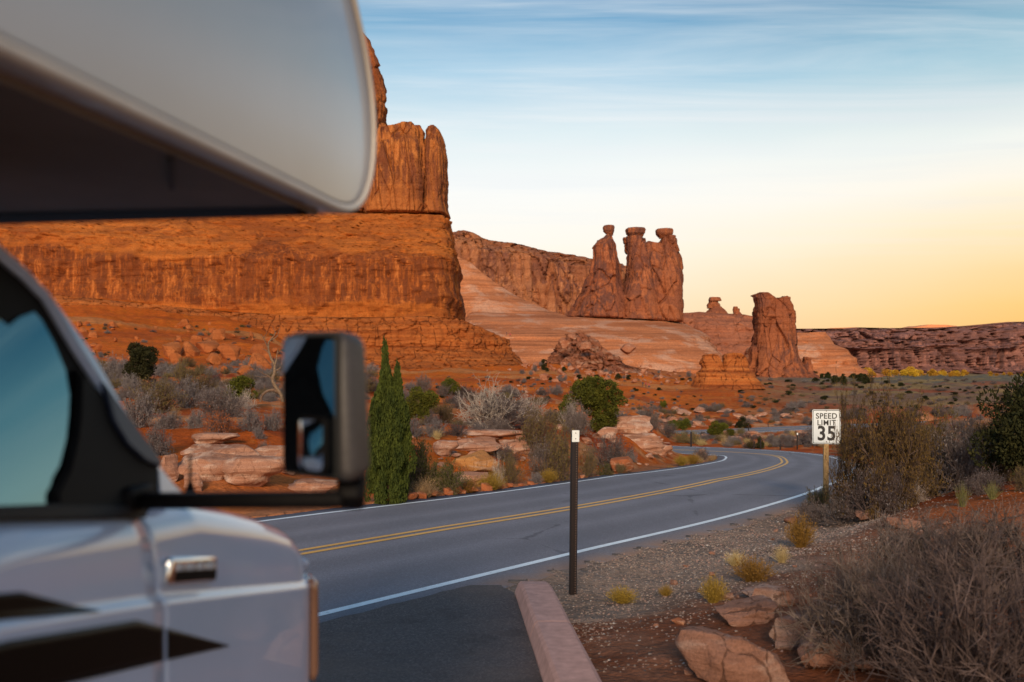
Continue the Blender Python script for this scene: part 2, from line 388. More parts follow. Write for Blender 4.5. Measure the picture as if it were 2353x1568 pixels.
def build_ground():
    half = math.radians(33)
    ang = np.concatenate([np.linspace(-math.pi, -half, 36, endpoint=False), np.linspace(-half, half, 620, endpoint=False), np.linspace(half, math.pi, 36, endpoint=False)])
    rad = np.concatenate([np.exp(np.linspace(math.log(1.5), math.log(14), 230, endpoint=False)), np.exp(np.linspace(math.log(14), math.log(9000), 430))])
    A, R = np.meshgrid(ang, rad); x = np.sin(A) * R; y = np.cos(A) * R
    z = height(x, y)
    V = np.stack([x.ravel(), y.ravel(), z.ravel()], 1); nr, nc = A.shape
    fc = grid_faces(nr, nc, wrap=True)[:, ::-1]
    V = np.vstack([V, [[0, 0, -1.95]]]); c = len(V) - 1
    # colour of each soil
    d, s, ny = road_dist(x, y)
    n1 = fbm(x * .12, y * .12, 0, 5, 41); n2 = fbm(x * 1.3, y * 1.3, 0, 4, 42); n3 = fbm(x * .012, y * .02, 0, 5, 43); n4 = fbm(x * .006, y * .03, 0, 5, 44)
    u = np.where(y > .1, UC + F * x / np.maximum(y, .1), np.where(x > 0, 3400, -900)); u = np.clip(u, -900, 3400)
    def c3(a): return np.array(a)[None, None, :]
    def blend(c, new, w): w = np.clip(w, 0, 1)[..., None]; return c * (1 - w) + c3(new) * w
    c_ = np.zeros(A.shape + (3,)) + c3((.36, .095, .028))
    c_ = blend(c_, (.43, .155, .07), sstep(.0, .35, n1)); c_ = blend(c_, (.27, .062, .02), sstep(.05, .4, -n1))
    c_ = blend(c_, (.42, .24, .14), .7 * sstep(.15, .35, n2) * sstep(14, 26, R))
    # orange slopes farther out
    w = sstep(90, 170, y) * (1 - sstep(1500, 1900, u))
    c_ = blend(c_, (.50, .135, .03), w * .85); c_ = blend(c_, (.38, .10, .03), w * sstep(.0, .3, n3)); c_ = blend(c_, (.46, .22, .11), w * .7 * sstep(.1, .3, n4))
    w2 = sstep(420, 700, y) * sstep(1150, 1250, u)
    c_ = blend(c_, (.40, .15, .075), w2 * .8)
    # pale rocky band beyond the bend
    w = sstep(66, 80, y) * (1 - sstep(130, 180, y)) * sstep(1380, 1480, u)
    c_ = blend(c_, (.42, .24, .15), w * .75 * sstep(-.1, .15, n1))
    # scrubby valley floor
    w = sstep(1640, 1950, u) * sstep(120, 240, y)
    c_ = blend(c_, (.17, .115, .085), w * .9); c_ = blend(c_, (.14, .12, .09), w * sstep(380, 800, y)); c_ = blend(c_, (.30, .20, .09), w * .7 * sstep(.08, .25, n4)); c_ = blend(c_, (.26, .07, .035), w * .7 * sstep(.12, .3, -n4) * (1 - sstep(500, 700, y)))
    # near right: red brown verge
    w = (1 - sstep(13, 19, R)) * (s > 0)
    c_ = blend(c_, (.17, .078, .05), w * .85); c_ = blend(c_, (.22, .12, .085), w * sstep(.0, .4, n2) * .6)
    # gravel shoulder
    w = (s > 0) * (1 - sstep(LW + 2.3, LW + 3.5, d + n2 * 1.0)) * (1 - sstep(32, 45, y)) * (y > 9 - .0 * x)
    c_ = blend(c_, (.27, .205, .165), w * .95); 
    w = (s < 0) * (1 - sstep(LW + .8, LW + 1.5, d + n2 * .5)) * (y < 130)
    c_ = blend(c_, (.30, .15, .09), w * .8)
    lum = c_.mean(-1, keepdims=True); c_ = np.clip(lum + (c_ - lum) * 1.22, .01, 1)
    cc = np.vstack([c_.reshape(-1, 3), [[.1, .07, .06]]])
    o = mesh_np('ground', V, fc, M_ground, col=cc)
    me = o.data
    bm = bmesh.new(); bm.from_mesh(me); bm.verts.ensure_lookup_table()
    cv = bm.verts[c]
    for j in range(nc): bm.faces.new((cv, bm.verts[(j + 1) % nc], bm.verts[j])).smooth = True
    bm.to_mesh(me); bm.free()
    tag(o, kind='structure')
    return o

def mk_ground_mat():
    m, nt, b = new_mat('soil'); nb = NB(nt)
    at = nb.N('ShaderNodeAttribute'); at.attribute_name = 'Col'
    near = nb.noise(nb.coord((9,) * 3, world=True), 1, 6, .65); mid = nb.noise(nb.coord((.7,) * 3, world=True), 1, 6, .65); grit = nb.voro(nb.coord((26,) * 3, world=True), 1, 'F1')
    farn = nb.noise(nb.coord((.09, .09, .2), world=True), 1, 7, .7)
    c = nb.mix(.85, at.outputs['Color'], nb.ramp(near, [(.25, .55), (.5, 1.0), (.75, 1.35)]), 'MULTIPLY')
    c = nb.mix(.8, c, nb.ramp(mid, [(.28, .6), (.5, 1.0), (.72, 1.3)]), 'MULTIPLY')
    c = nb.mix(.7, c, nb.ramp(farn, [(.32, .62), (.5, 1.0), (.7, 1.3)]), 'MULTIPLY')
    rnd = nb.voro(nb.coord((26,) * 3, world=True), 1, 'F1', out=1)
    c = nb.mix(.35, c, nb.mix(1.0, c, nb.ramp(rnd, [(.0, .45), (.5, 1.0), (.86, 1.3), (1.0, 2.1)]), 'MULTIPLY'))
    nt.links.new(c, b.inputs['Base Color']); b.inputs['Roughness'].default_value = .97; b.inputs['Specular IOR Level'].default_value = .1
    h = nb.math('ADD', nb.math('MULTIPLY', near, .6), nb.math('MULTIPLY', grit, -.45))
    n1 = nb.bump(h, .8, .03); nt.links.new(nb.bump(mid, .6, .35, n1), b.inputs['Normal'])
    return m
M_ground = mk_ground_mat()

def mk_asphalt(name, c, track=False, agg=.35):
    m, nt, b = new_mat(name); nb = NB(nt)
    co = nb.coord((1, 1, 1), world=True)
    big = nb.noise(nb.coord((.35, .35, .35), world=True), 1, 5, .6); st = nb.noise(nb.coord((1.1, .22, 1), world=True, rot=(0, 0, math.radians(-33))), 1, 5, .6)
    sp = nb.voro(nb.coord((70,) * 3, world=True), 1, 'F1', out=1); sp2 = nb.noise(nb.coord((45,) * 3, world=True), 1, 4, .7)
    base = nb.ramp(big, [(.3, tuple(x * .86 for x in c)), (.7, tuple(x * 1.12 for x in c))])
    base = nb.mix(.6, base, nb.ramp(st, [(.3, tuple(x * .8 for x in c)), (.7, tuple(x * 1.15 for x in c))]))
    base = nb.mix(agg, base, nb.ramp(sp, [(.0, tuple(x * .45 for x in c)), (.6, c), (.9, tuple(x * 1.7 for x in c)), (1.0, tuple(x * 2.6 for x in c))]))
    if track:
        at = nb.N('ShaderNodeAttribute'); at.attribute_name = 'Col'; sp_ = nb.N('ShaderNodeSeparateColor'); nt.links.new(at.outputs['Color'], sp_.inputs[0]); la = sp_.outputs[0]
        base = nb.mix(.8, base, nb.ramp(la, [(.0, 1.0), (.10, 1.10), (.17, .84), (.24, .84), (.32, 1.10), (.43, .82), (.52, .84), (.60, 1.04), (.66, 1.0), (.69, .9)]), 'MULTIPLY')
        dn = nb.noise(nb.coord((.9, .9, .9), world=True), 1, 5, .65)
        base = nb.mix(nb.math('MULTIPLY', nb.ramp(la, [(.68, 0.0), (.80, 1.0)]), nb.ramp(dn, [(.42, .0), (.6, .8)])), base, (.26, .16, .11))
        ck = nb.voro(nb.coord((.22, .22, .22), world=True), 1, 'DISTANCE_TO_EDGE'); cn = nb.noise(nb.coord((1.2,) * 3, world=True), 1, 5, .65); cm = nb.noise(nb.coord((.06,) * 3, world=True), 1, 2, .5)
        ckf = nb.math('MULTIPLY', nb.ramp(nb.math('ADD', ck, nb.math('MULTIPLY', nb.math('SUBTRACT', cn, .5), .10)), [(.0, 1.0), (.006, 0.0)]), nb.ramp(cm, [(.45, 0.0), (.5, 1.0)]))
        base = nb.mix(nb.math('MULTIPLY', ckf, .5), base, (.035, .033, .038))
    else:
        sn = nb.noise(nb.coord((1.4,) * 3, world=True), 1, 4, .6); base = nb.mix(.7, base, nb.ramp(sn, [(.36, .55), (.46, 1.0), (.62, 1.15)]), 'MULTIPLY')
        du = nb.noise(nb.coord((.5,) * 3, world=True), 1, 5, .7); base = nb.mix(nb.ramp(du, [(.50, 0.0), (.68, .5)]), base, (.14, .095, .075))
    nt.links.new(base, b.inputs['Base Color']); b.inputs['Roughness'].default_value = .82; b.inputs['Specular IOR Level'].default_value = .35
    nt.links.new(nb.bump(sp2, .5, .008), b.inputs['Normal'])
    return m
M_road = mk_asphalt('road_asphalt', (.19, .185, .215), True); M_lot = mk_asphalt('lot_asphalt', (.085, .068, .066), agg=.85)
def mk_paint(name, c):
    m, nt, b = new_mat(name); nb = NB(nt)
    n = nb.noise(nb.coord((14,) * 3, world=True), 1, 6, .7); n2 = nb.noise(nb.coord((1.5,) * 3, world=True), 1, 4, .6)
    k = nb.ramp(n, [(.28, tuple(x * .45 for x in c)), (.40, c), (.7, tuple(min(1, x * 1.08) for x in c))])
    k = nb.mix(.6, k, nb.ramp(n2, [(.3, .75), (.6, 1.0)]), 'MULTIPLY')
    nt.links.new(k, b.inputs['Base Color']); b.inputs['Roughness'].default_value = .6
    return m
M_white_paint = mk_paint('white_line_paint', (.80, .88, .93)); M_yellow_paint = mk_paint('yellow_line_paint', (.80, .42, .08))

def strip(name, o0, o1, mat, dz, i0=0, i1=None, jag=0.0, thick=0.0):
    c = RC[i0:i1]; n = RN[i0:i1]; z = zroad(np.clip(c[:, 1], 0, 220)); k = len(c)
    cols = max(2, int(abs(o1 - o0) / .6) + 2); off = np.linspace(o0, o1, cols)
    V = []
    for j, o_ in enumerate(off):
        oo = np.full(k, o_)
        if jag and j in (0, cols - 1): oo = oo + (1 if j else -1) * (fbm(np.arange(k) * .4, 0, 0, 3, 50 + j) * jag)
        cr = -.02 * (abs(o_) / LW)        # slight crown
        V.append(np.stack([c[:, 0] + n[:, 0] * oo, c[:, 1] + n[:, 1] * oo, z + dz + cr * .6], 1))
    V = np.stack(V, 1); nr, nc = V.shape[:2]; fc = grid_faces(nr, nc)[:, ::1]
    V = V.reshape(-1, 3)
    if thick:
        b = V.copy(); b[:, 2] -= thick; n0 = len(V); side = []
        for j in (0, nc - 1):
            for i in range(nr - 1):
                a, d_ = i * nc + j, (i + 1) * nc + j
                side.append((a, d_, d_ + n0, a + n0) if j == 0 else (a, a + n0, d_ + n0, d_))
        V = np.vstack([V, b]); fc = np.vstack([fc, np.array(side)])
    nn_ = len(V); cc = np.zeros((nn_, 3)); lat = np.tile(np.repeat([off], k, 0).ravel(), 2 if thick else 1)[:nn_]; cc[:, 0] = np.abs(lat) / 4; cc[:, 1] = (lat + 4) / 8
    o = mesh_np(name, V, fc, mat, col=cc)
    bm = bmesh.new(); bm.from_mesh(o.data); bmesh.ops.recalc_face_normals(bm, faces=bm.faces)
    up = sum(f.normal.z for f in bm.faces)
    if up < 0: bmesh.ops.reverse_faces(bm, faces=bm.faces)
    bm.to_mesh(o.data); bm.free()
    return tag(o, kind='structure')
g_ground = build_ground()
road = strip('road', -(LW + .38), LW + .62, M_road, 0.0, jag=.05, thick=.14)
strip('edge_line', LW - .055, LW + .055, M_white_paint, .004)
strip('edge_line', -(LW + .05), -(LW - .05), M_white_paint, .004)
strip('centre_line', .06, .16, M_yellow_paint, .005); strip('centre_line', -.16, -.06, M_yellow_paint, .005)

def build_lot():
    ys = np.concatenate([np.linspace(-14, 0, 15, endpoint=False), np.linspace(0, 10.35, 84)]); V = []; n = 60
    for y in ys:
        kx = .03 + (9.9 - y) * .058
        if y > 9.7: kx = kx - .0 + .12 * math.sin(y * 9) * .2 - (y - 9.7) * .15
        # left limit: where the road asphalt edge is
        q = np.linspace(kx, -16, 400); d, s, ny = road_dist(q, np.full(400, y)); k = np.argmax(d < LW + .5)
        xl = q[k] if d[k] < LW + .5 else -16.0
        if xl > kx - .02: xl = kx - .02
        for t in np.linspace(0, 1, n):
            x = xl + (kx - xl) * t; V.append((x, y, -1.9 - .041 * y - .004 + .003 * math.sin(x * 7) * math.cos(y * 5)))
    V = np.array(V); o = mesh_np('parking_lot', V, grid_faces(len(ys), n), M_lot); return tag(o, kind='structure')
build_lot()
def build_kerb():
    m = flat_mat('kerb_concrete', (.50, .29, .245), .9, spec=.2, nscale=11, namp=.18, bump=.04)
    root = empty('kerb', (.03, 9.9, -1.9 - .041 * 9.9)); tag(root, 'pinkish concrete kerb at the edge of the dark parking lot', 'kerb')
    prof = [(0, -.18), (.0, .02), (.035, .125), (.06, .15), (.30, .15), (.33, .13), (.35, -.18)]
    y0 = 9.9; segs = 6; L_ = 1.95
    for k in range(segs):
        a = y0 - k * L_ - (.006 if k else 0); b_ = y0 - (k + 1) * L_ + .006; ys = np.linspace(a, b_, 14); V = []
        for y in ys:
            kx = .03 + (9.9 - y) * .058; tap = 1.0
            if k == 0 and y > y0 - .35: tap = 1 - .22 * sstep(y0 - .35, y0, y)
            for i, (px, pz) in enumerate(prof):
                nz = float(fbm(y * 3, i * 3.1, 0, 3, 60)) * .0025
                V.append((kx + px + nz - .03, y - 9.9, -.041 * (y - 9.9) + pz * tap + nz))
        V = np.array(V); nr, nc = len(ys), len(prof); fc = [tuple(f) for f in grid_faces(nr, nc)]
        fc += [tuple(range(nc)), tuple(range((nr - 1) * nc, nr * nc))[::-1]]
        o = mesh_np('kerb_section', V, fc, m, root, smooth=False)
        bm = bmesh.new(); bm.from_mesh(o.data); bmesh.ops.recalc_face_normals(bm, faces=bm.faces); bm.to_mesh(o.data); bm.free()
build_kerb()

# ------------------------------------------------------------------ sandstone masses
def loft(name, Y0, left, right, top, bot, thick, mat, parent=None, nz=80, nf=200, nb_=24, cap=5, n=3.2, amp=1.0, seed=0, sc=1.0, flute=1.0, block=1.0, strata=1.0, zbias=1.0, ledge=None, back=None, notch=0.0, slab=0.0):
    """A solid rock mass. left/right: (w, u) outline by height share w; top/bot: (u, v) outlines; thick: (w, metres)"""
    k = Y0 / F
    lw, lu = zip(*left); rw, ru = zip(*right); tu, tv = zip(*top); bu, bv = zip(*bot); hw, hT = zip(*thick)
    wmid = np.mean([(ru[0] - lu[0]), (ru[-1] - lu[-1])]) * k / 2; bm_ = max(hT) / 2
    t = np.linspace(0, 2 * math.pi, 4000, endpoint=False)
    ux = np.sign(np.cos(t)) * np.abs(np.cos(t))**(2 / n); uy = np.sign(np.sin(t)) * np.abs(np.sin(t))**(2 / n)
    px, py = ux * wmid, uy * bm_
    def resample(mask, m):
        ix = np.where(mask)[0]
        if len(ix) and ix[0] == 0 and ix[-1] == len(t) - 1 and (np.diff(ix) > 1).any():
            g = np.argmax(np.diff(ix) > 1); ix = np.concatenate([ix[g + 1:], ix[:g + 1]])
        s = np.concatenate([[0], np.cumsum(np.hypot(np.diff(px[ix]), np.diff(py[ix])))]); q = np.linspace(0, s[-1], m, endpoint=False)
        return np.interp(q, s, ux[ix]), np.interp(q, s, uy[ix])
    fx, fy = resample(uy < 0.02, nf); gx, gy = resample(uy > 0.02, nb_)
    cx = np.concatenate([fx, gx]); cy = np.concatenate([fy, gy]); m = len(cx)
    nx = np.sign(cx) * np.abs(cx)**(n - 1) / max(wmid, 1e-6); ny = np.sign(cy) * np.abs(cy)**(n - 1) / bm_; nn = np.hypot(nx, ny); nx /= nn; ny /= nn
    ws = np.linspace(0, 1, nz)**zbias
    V = []
    def ring(w, shrink=1.0, capk=0.0):
        ul = np.interp(w, lw, lu); ur = np.interp(w, rw, ru); uc = (ul + ur) / 2; ua = (ur - ul) / 2
        T = np.interp(w, hw, hT) / 2
        u_ = uc + cx * ua * shrink
        vt = np.interp(u_, tu, tv); vb = np.interp(u_, bu, bv)
        z = ((VH - vb) * (1 - w) + (VH - vt) * w) * ((Y0 - (.8 * T if hT[-1] >= 50 else 0)) / F)
        x = (u_ - UC) * k; y = Y0 + cy * T * shrink + (0 if back is None else back * w)
        if ledge is not None:
            pass
        # displacement along the outward direction
        S_ = sc
        d = fbm(x / (26 * S_), y / (26 * S_), z / (34 * S_), 3, seed) * 2.6
        fl = 1 - np.abs(fbm(x / (9 * S_), y / (9 * S_), z / (110 * S_), 3, seed + 5)); d = d + (fl - .75) * 3.2 * flute
        cv, ce = cells(x / (8 * S_), y / (8 * S_), z / (24 * S_), seed + 9); d = d + (cv - .5) * 2.6 * block - 1.5 * block * (1 - sstep(0, .07, ce))
        if slab: cs, cse = cells(x / (6.5 * S_) + z / (60 * S_), y / (6.5 * S_), z / (420 * S_), seed + 29); d = d + (cs - .5) * 5.0 * slab - 2.6 * slab * (1 - sstep(0, .06, cse))
        cv2, ce2 = cells(x / (3.2 * S_), y / (3.2 * S_), z / (4.6 * S_), seed + 19); d = d + (cv2 - .5) * .8 * block
        zz = z / (2.1 * S_) + fbm(x / (30 * S_), y / (30 * S_), z / (30 * S_), 2, seed + 13) * 2.5
        d = d + (vnoise(zz * .35, 0, 0, seed + 17) * 1.2 + vnoise(zz, 0, 0, seed + 18) * .55) * strata
        d = d + fbm(x / (2.2 * S_), y / (2.2 * S_), z / (2.2 * S_), 3, seed + 21) * .55
        d = d - 3.2 * notch * (1 - sstep(0, .022, w))
        d = d * amp * S_ * (1 - capk)
        x = x + nx * d; y = y + ny * d
        z = z + capk * fbm(x / (7 * S_), y / (7 * S_), 0, 3, seed + 40) * .9 * amp * S_
        return np.stack([x, y, z], 1)
    for w in ws: V.append(ring(w))
    for c_ in range(1, cap + 1): V.append(ring(1.0, 1 - c_ / (cap + .3), min(1, c_ / 2)))
    V = np.vstack(V); nr = len(ws) + cap
    fc = grid_faces(nr, m, wrap=True)
    o = mesh_np(name, V, fc, mat, parent)
    # close the top
    bm = bmesh.new(); bm.from_mesh(o.data); bm.verts.ensure_lookup_table()
    try: bm.faces.new([bm.verts[(nr - 1) * m + j] for j in range(m)])
    except Exception: pass
    bmesh.ops.recalc_face_normals(bm, faces=bm.faces)
    for f in bm.faces: f.smooth = True
    bm.to_mesh(o.data); bm.free()
    return o
OR_L, OR_D, OR_V = (.62, .195, .038), (.40, .098, .020), (.19, .055, .022)
M_cliff = rock_mat('orange_sandstone', OR_L, OR_D, OR_V, .9, 1.0, .4, 1.0, crackamt=.25, zband=(27, 54), lines=.4)
M_tower = rock_mat('tower_sandstone', (.54, .19, .05), (.34, .095, .03), (.17, .055, .032), 1.1, 1.0, .2, 1.0, crackamt=.25)
M_ledge = rock_mat('ledge_sandstone', (.54, .17, .04), (.30, .075, .02), (.12, .04, .02), .5, .25, .8, 1.2, crackamt=.8)
M_goss = rock_mat('brown_sandstone', (.48, .165, .070), (.30, .085, .038), (.15, .065, .052), 2.0, 1.0, .3, 1.0, crackamt=.35)
M_slick = rock_mat('slickrock', (.60, .235, .105), (.50, .165, .068), (.3, .10, .05), 2.0, .0, .75, .6, crackamt=.04, lines=.8, pale=(.64, .35, .23))
M_back = rock_mat('cliff_back_sandstone', (.56, .24, .11), (.35, .115, .05), (.17, .07, .055), 2.2, 1.0, .35, 1.0, crackamt=.35)
M_far = rock_mat('far_purple_sandstone', (.40, .185, .145), (.26, .115, .095), (.11, .062, .062), 3.0, 1.0, .5, .6, crackamt=.0, lines=.8)
M_butte = rock_mat('banded_butte_rock', (.60, .20, .05), (.30, .065, .02), (.2, .05, .02), .45, .1, .95, 1.3, crackamt=.7)
M_lit = flat_mat('sunlit_far_rock', (.75, .28, .12), .95)  # last sunlight on the distant mesa is put into this orange
def formation(name, label, cat, Y0, u, v): 
    p = P(u, v, Y0); r = empty(name, p); tag(r, label, cat); r['_o'] = 1; return r
def under(root, o):
    o.parent = root; o.matrix_parent_inverse = Matrix.Translation(root.location).inverted(); return o
# ---- main mesa with its towers, left and behind the motorhome
r = formation('sandstone_mesa', 'huge orange sandstone mesa with streaked wall and stone towers, behind the motorhome', 'mesa', 520, 600, 700)
under(r, loft('wall', 560, [(0, -2200), (1, -2200)], [(0, 1066), (.10, 1063), (.3, 1058), (.55, 1054), (.75, 1050), (.86, 1042), (1, 1034)],
     [(-2200, 470), (0, 455), (400, 470), (850, 494), (1040, 497)], [(-2200, 640), (110, 700), (500, 740), (800, 760), (1066, 766)],
     [(0, 170), (.1, 176), (.55, 168), (.68, 155), (.8, 125), (1, 80)], M_cliff, nz=170, nf=760, n=16, amp=1.0, seed=1, slab=.5, flute=.5, block=.7, strata=.9, sc=1.0))
under(r, loft('tower', 560, [(0, 420), (1, 470)], [(0, 884), (.5, 885), (.8, 886), (.87, 884), (.93, 870), (1, 850)],
     [(400, 40), (815, 55), (824, 88), (845, 108), (866, 132), (880, 150), (890, 160)], [(400, 500), (1000, 500)], [(0, 60), (.8, 52), (1, 30)], M_tower, notch=1, nz=150, nf=320, n=5, amp=.9, seed=2, slab=1, flute=.5, block=.7, strata=.4))
under(r, loft('summit_block', 560, [(0, 800), (1, 806)], [(0, 822), (.5, 824), (1, 819)],
     [(800, 58), (812, 55), (824, 60)], [(800, 96), (824, 90)], [(0, 8), (1, 5)], M_tower, nz=16, nf=40, n=2.6, amp=.25, seed=3, sc=.4))
under(r, loft('tower', 545, [(0, 842), (.6, 856), (1, 868)], [(0, 977), (.3, 978), (.55, 975), (.8, 971), (.96, 968), (1, 960)],
     [(840, 318), (862, 312), (884, 303), (892, 300), (905, 300), (930, 293), (950, 294), (962, 297), (972, 305)], [(800, 500), (1000, 500)], [(0, 44), (.8, 36), (1, 28)], M_tower, notch=1, nz=130, nf=300, n=5, amp=.8, seed=4, slab=1, flute=.5, block=.6, strata=.35))
under(r, loft('fin', 548, [(0, 966), (.2, 979), (.55, 975.5), (.8, 976), (.97, 978), (1, 983)], [(0, 1034), (.07, 1032), (.15, 1028), (.5, 1030), (.75, 1028), (.9, 1022), (.97, 1014), (1, 1006)],
     [(970, 300), (985, 296), (1005, 295), (1016, 302), (1030, 330)], [(900, 500), (1040, 500)], [(0, 40), (.8, 30), (1, 18)], M_tower, notch=1, nz=110, nf=150, n=3.4, amp=.55, seed=5, slab=.8, flute=.4, block=.5, strata=.4))
under(r, loft('ledge', 440, [(0, -1500), (1, -1500)], [(0, 1215), (.25, 1196), (.5, 1186), (.75, 1178), (1, 1166)],
     [(-1500, 610), (110, 668), (350, 695), (500, 712), (620, 722), (850, 735), (1000, 727), (1060, 733), (1110, 752), (1175, 782)], [(-1500, 760), (110, 760), (500, 800), (850, 872), (1000, 868), (1215, 850)],
     [(0, 120), (.3, 96), (.5, 84), (.8, 78), (1, 70)], M_ledge, nz=90, nf=820, n=5, amp=1.0, seed=6, sc=.55, flute=.7, block=1.4, strata=1.7))
# ---- cliff line behind
r = formation('sandstone_cliff', 'long brown cliff behind the three balanced rock towers, its rim sloping down to the right', 'cliff', 1400, 1200, 700)
under(r, loft('wall', 1500, [(0, 700), (1, 700)], [(0, 1440), (1, 1420)],
     [(700, 500), (1050, 537), (1075, 535), (1095, 540), (1115, 551), (1132, 557), (1165, 562), (1200, 567), (1240, 578), (1262, 583), (1266, 588), (1272, 588), (1276, 584), (1290, 588), (1330, 594), (1345, 600), (1420, 606)],
     [(700, 730), (1440, 740)], [(0, 330), (.85, 300), (.9, 280), (1, 240)], M_back, nz=110, nf=460, n=6, amp=1.2, seed=8, sc=2.0, slab=1.1, flute=.7, block=.8, strata=.8, notch=1))
r = formation('slickrock_slope', 'smooth pink slickrock ramp falling right, from the orange mesa to the rock bench', 'rock slope', 1120, 1180, 700)
under(r, loft('slope', 1120, [(0, 900), (1, 960)], [(0, 1420), (.6, 1330), (1, 1290)],
     [(900, 560), (1050, 588), (1085, 606), (1110, 628), (1140, 652), (1165, 668), (1200, 690), (1230, 702), (1260, 716), (1300, 726), (1420, 735)], [(900, 735), (1420, 745)], [(0, 190), (.5, 130), (1, 60)], M_slick, nz=60, nf=240, n=3, amp=.6, seed=9, sc=2.0, flute=.4, block=.3, strata=1.6))
r = formation('slickrock_bench', 'broad pale pink slickrock bench under the three balanced rock towers', 'rock bench', 1050, 1350, 800)
under(r, loft('bench', 1080, [(0, 1020), (1, 1075)], [(0, 1642), (.35, 1634), (.6, 1622), (.8, 1604), (.93, 1582), (1, 1562)],
     [(1020, 712), (1090, 716), (1180, 722), (1300, 730), (1400, 735), (1500, 739), (1565, 744), (1640, 760)], [(1020, 862), (1700, 862)], [(0, 420), (.3, 392), (.6, 330), (.85, 240), (1, 150)], M_slick, nz=100, nf=420, n=3.4, amp=.55, seed=10, sc=2.0, flute=.2, block=.4, strata=2.4))
# ---- three balanced rocks
r = formation('balanced_rock_towers', 'group of three brown rock towers, each topped by a balanced boulder', 'rock towers', 1050, 1440, 738)
under(r, loft('spire', 1050, [(0, 1304), (.06, 1312), (.18, 1322), (.35, 1338), (.5, 1347), (.62, 1356), (.72, 1361), (.8, 1362), (.93, 1362), (1, 1372)], [(0, 1446), (.3, 1440), (.55, 1430), (.66, 1425), (.8, 1420), (.9, 1415), (1, 1409)],
     [(1300, 556), (1362, 556), (1372, 551), (1385, 549), (1391, 543), (1396, 540), (1406, 540), (1412, 551), (1420, 572), (1446, 600)], [(1300, 732), (1446, 737)], [(0, 110), (.5, 70), (.9, 50), (1, 26)], M_goss, notch=1, nz=110, nf=200, n=3, amp=.75, seed=11, sc=1.8, slab=1.0, flute=.5, block=.45, strata=.5))
under(r, loft('spire', 1052, [(0, 1405), (.25, 1422), (.5, 1438), (.62, 1440), (1, 1441)], [(0, 1510), (1, 1476)],
     [(1400, 546), (1478, 546)], [(1400, 735), (1520, 740)], [(0, 105), (.5, 70), (1, 34)], M_goss, nz=100, nf=150, n=3.2, amp=.65, seed=12, sc=1.6, slab=1.0, flute=.5, block=.45, strata=.6))
under(r, loft('wall', 1054, [(0, 1440), (.6, 1462), (1, 1472)], [(0, 1560), (.3, 1560), (.6, 1559), (.72, 1560), (.78, 1563), (.86, 1559), (.93, 1552), (1, 1548)],
     [(1440, 562), (1480, 562), (1486, 559), (1500, 561), (1514, 562), (1519, 552), (1524, 546), (1540, 546), (1545, 554), (1553, 562), (1563, 585)], [(1440, 738), (1570, 744)], [(0, 100), (.5, 75), (1, 40)], M_goss, notch=1, nz=110, nf=220, n=3.6, amp=.75, seed=13, sc=1.7, slab=1.1, flute=.5, block=.45, strata=.5))
for i, (ul, ur, vt, vb, ulb, urb) in enumerate([(1386, 1411, 518, 542, 1395, 1408), (1438, 1482, 524, 548, 1447, 1477), (1507, 1546, 526, 549, 1515, 1541)]):
    w = (ur - ul) / 2290 * 1050
    under(r, loft('balanced_boulder', 1051, [(0, ulb), (.12, ulb - 1), (.45, ul + 1.5), (.8, ul), (1, ul + 2)], [(0, urb), (.12, urb), (.45, ur - 1), (.8, ur), (1, ur - 2)],
        [(ul, vt + 1.5), ((ul + ur) / 2, vt), (ur, vt + 1)], [(ul, vb), (ur, vb)], [(0, w * .4), (.45, w * .95), (.85, w), (1, w * .85)], M_goss, nz=26, nf=70, n=5, amp=.36, seed=20 + i, sc=.6, flute=.6, block=1.2, strata=.9))
# ---- lone tower right of centre
r = formation('lone_rock_tower', 'tall lone brown rock tower with a notched top, right of the three balanced rocks', 'rock tower', 1000, 1785, 880)
under(r, loft('spire', 1000, [(0, 1700), (.06, 1716), (.18, 1724), (.4, 1730), (.55, 1735), (.75, 1736), (.88, 1732), (.96, 1729), (1, 1732)], [(0, 1872), (.06, 1866), (.15, 1852), (.25, 1842), (.4, 1834), (.6, 1826), (.75, 1823), (.88, 1820), (.95, 1815), (1, 1808)],
     [(1700, 682), (1730, 679), (1738, 674), (1756, 675), (1764, 682), (1774, 688), (1786, 687), (1798, 682), (1808, 683), (1816, 696), (1830, 710)], [(1700, 872), (1872, 884)], [(0, 92), (.3, 62), (.8, 44), (1, 34)], M_goss, nz=140, nf=240, n=3, amp=.8, seed=31, sc=1.7, slab=1.0, flute=.5, block=.45, strata=.6))
under(r, loft('buttress', 985, [(0, 1836), (1, 1846)], [(0, 1872), (.6, 1869), (1, 1862)], [(1836, 824), (1850, 820), (1862, 824), (1872, 832)], [(1836, 882), (1872, 884)], [(0, 26), (1, 14)], M_goss, nz=40, nf=80, n=2.6, amp=.5, seed=32, sc=1.2))
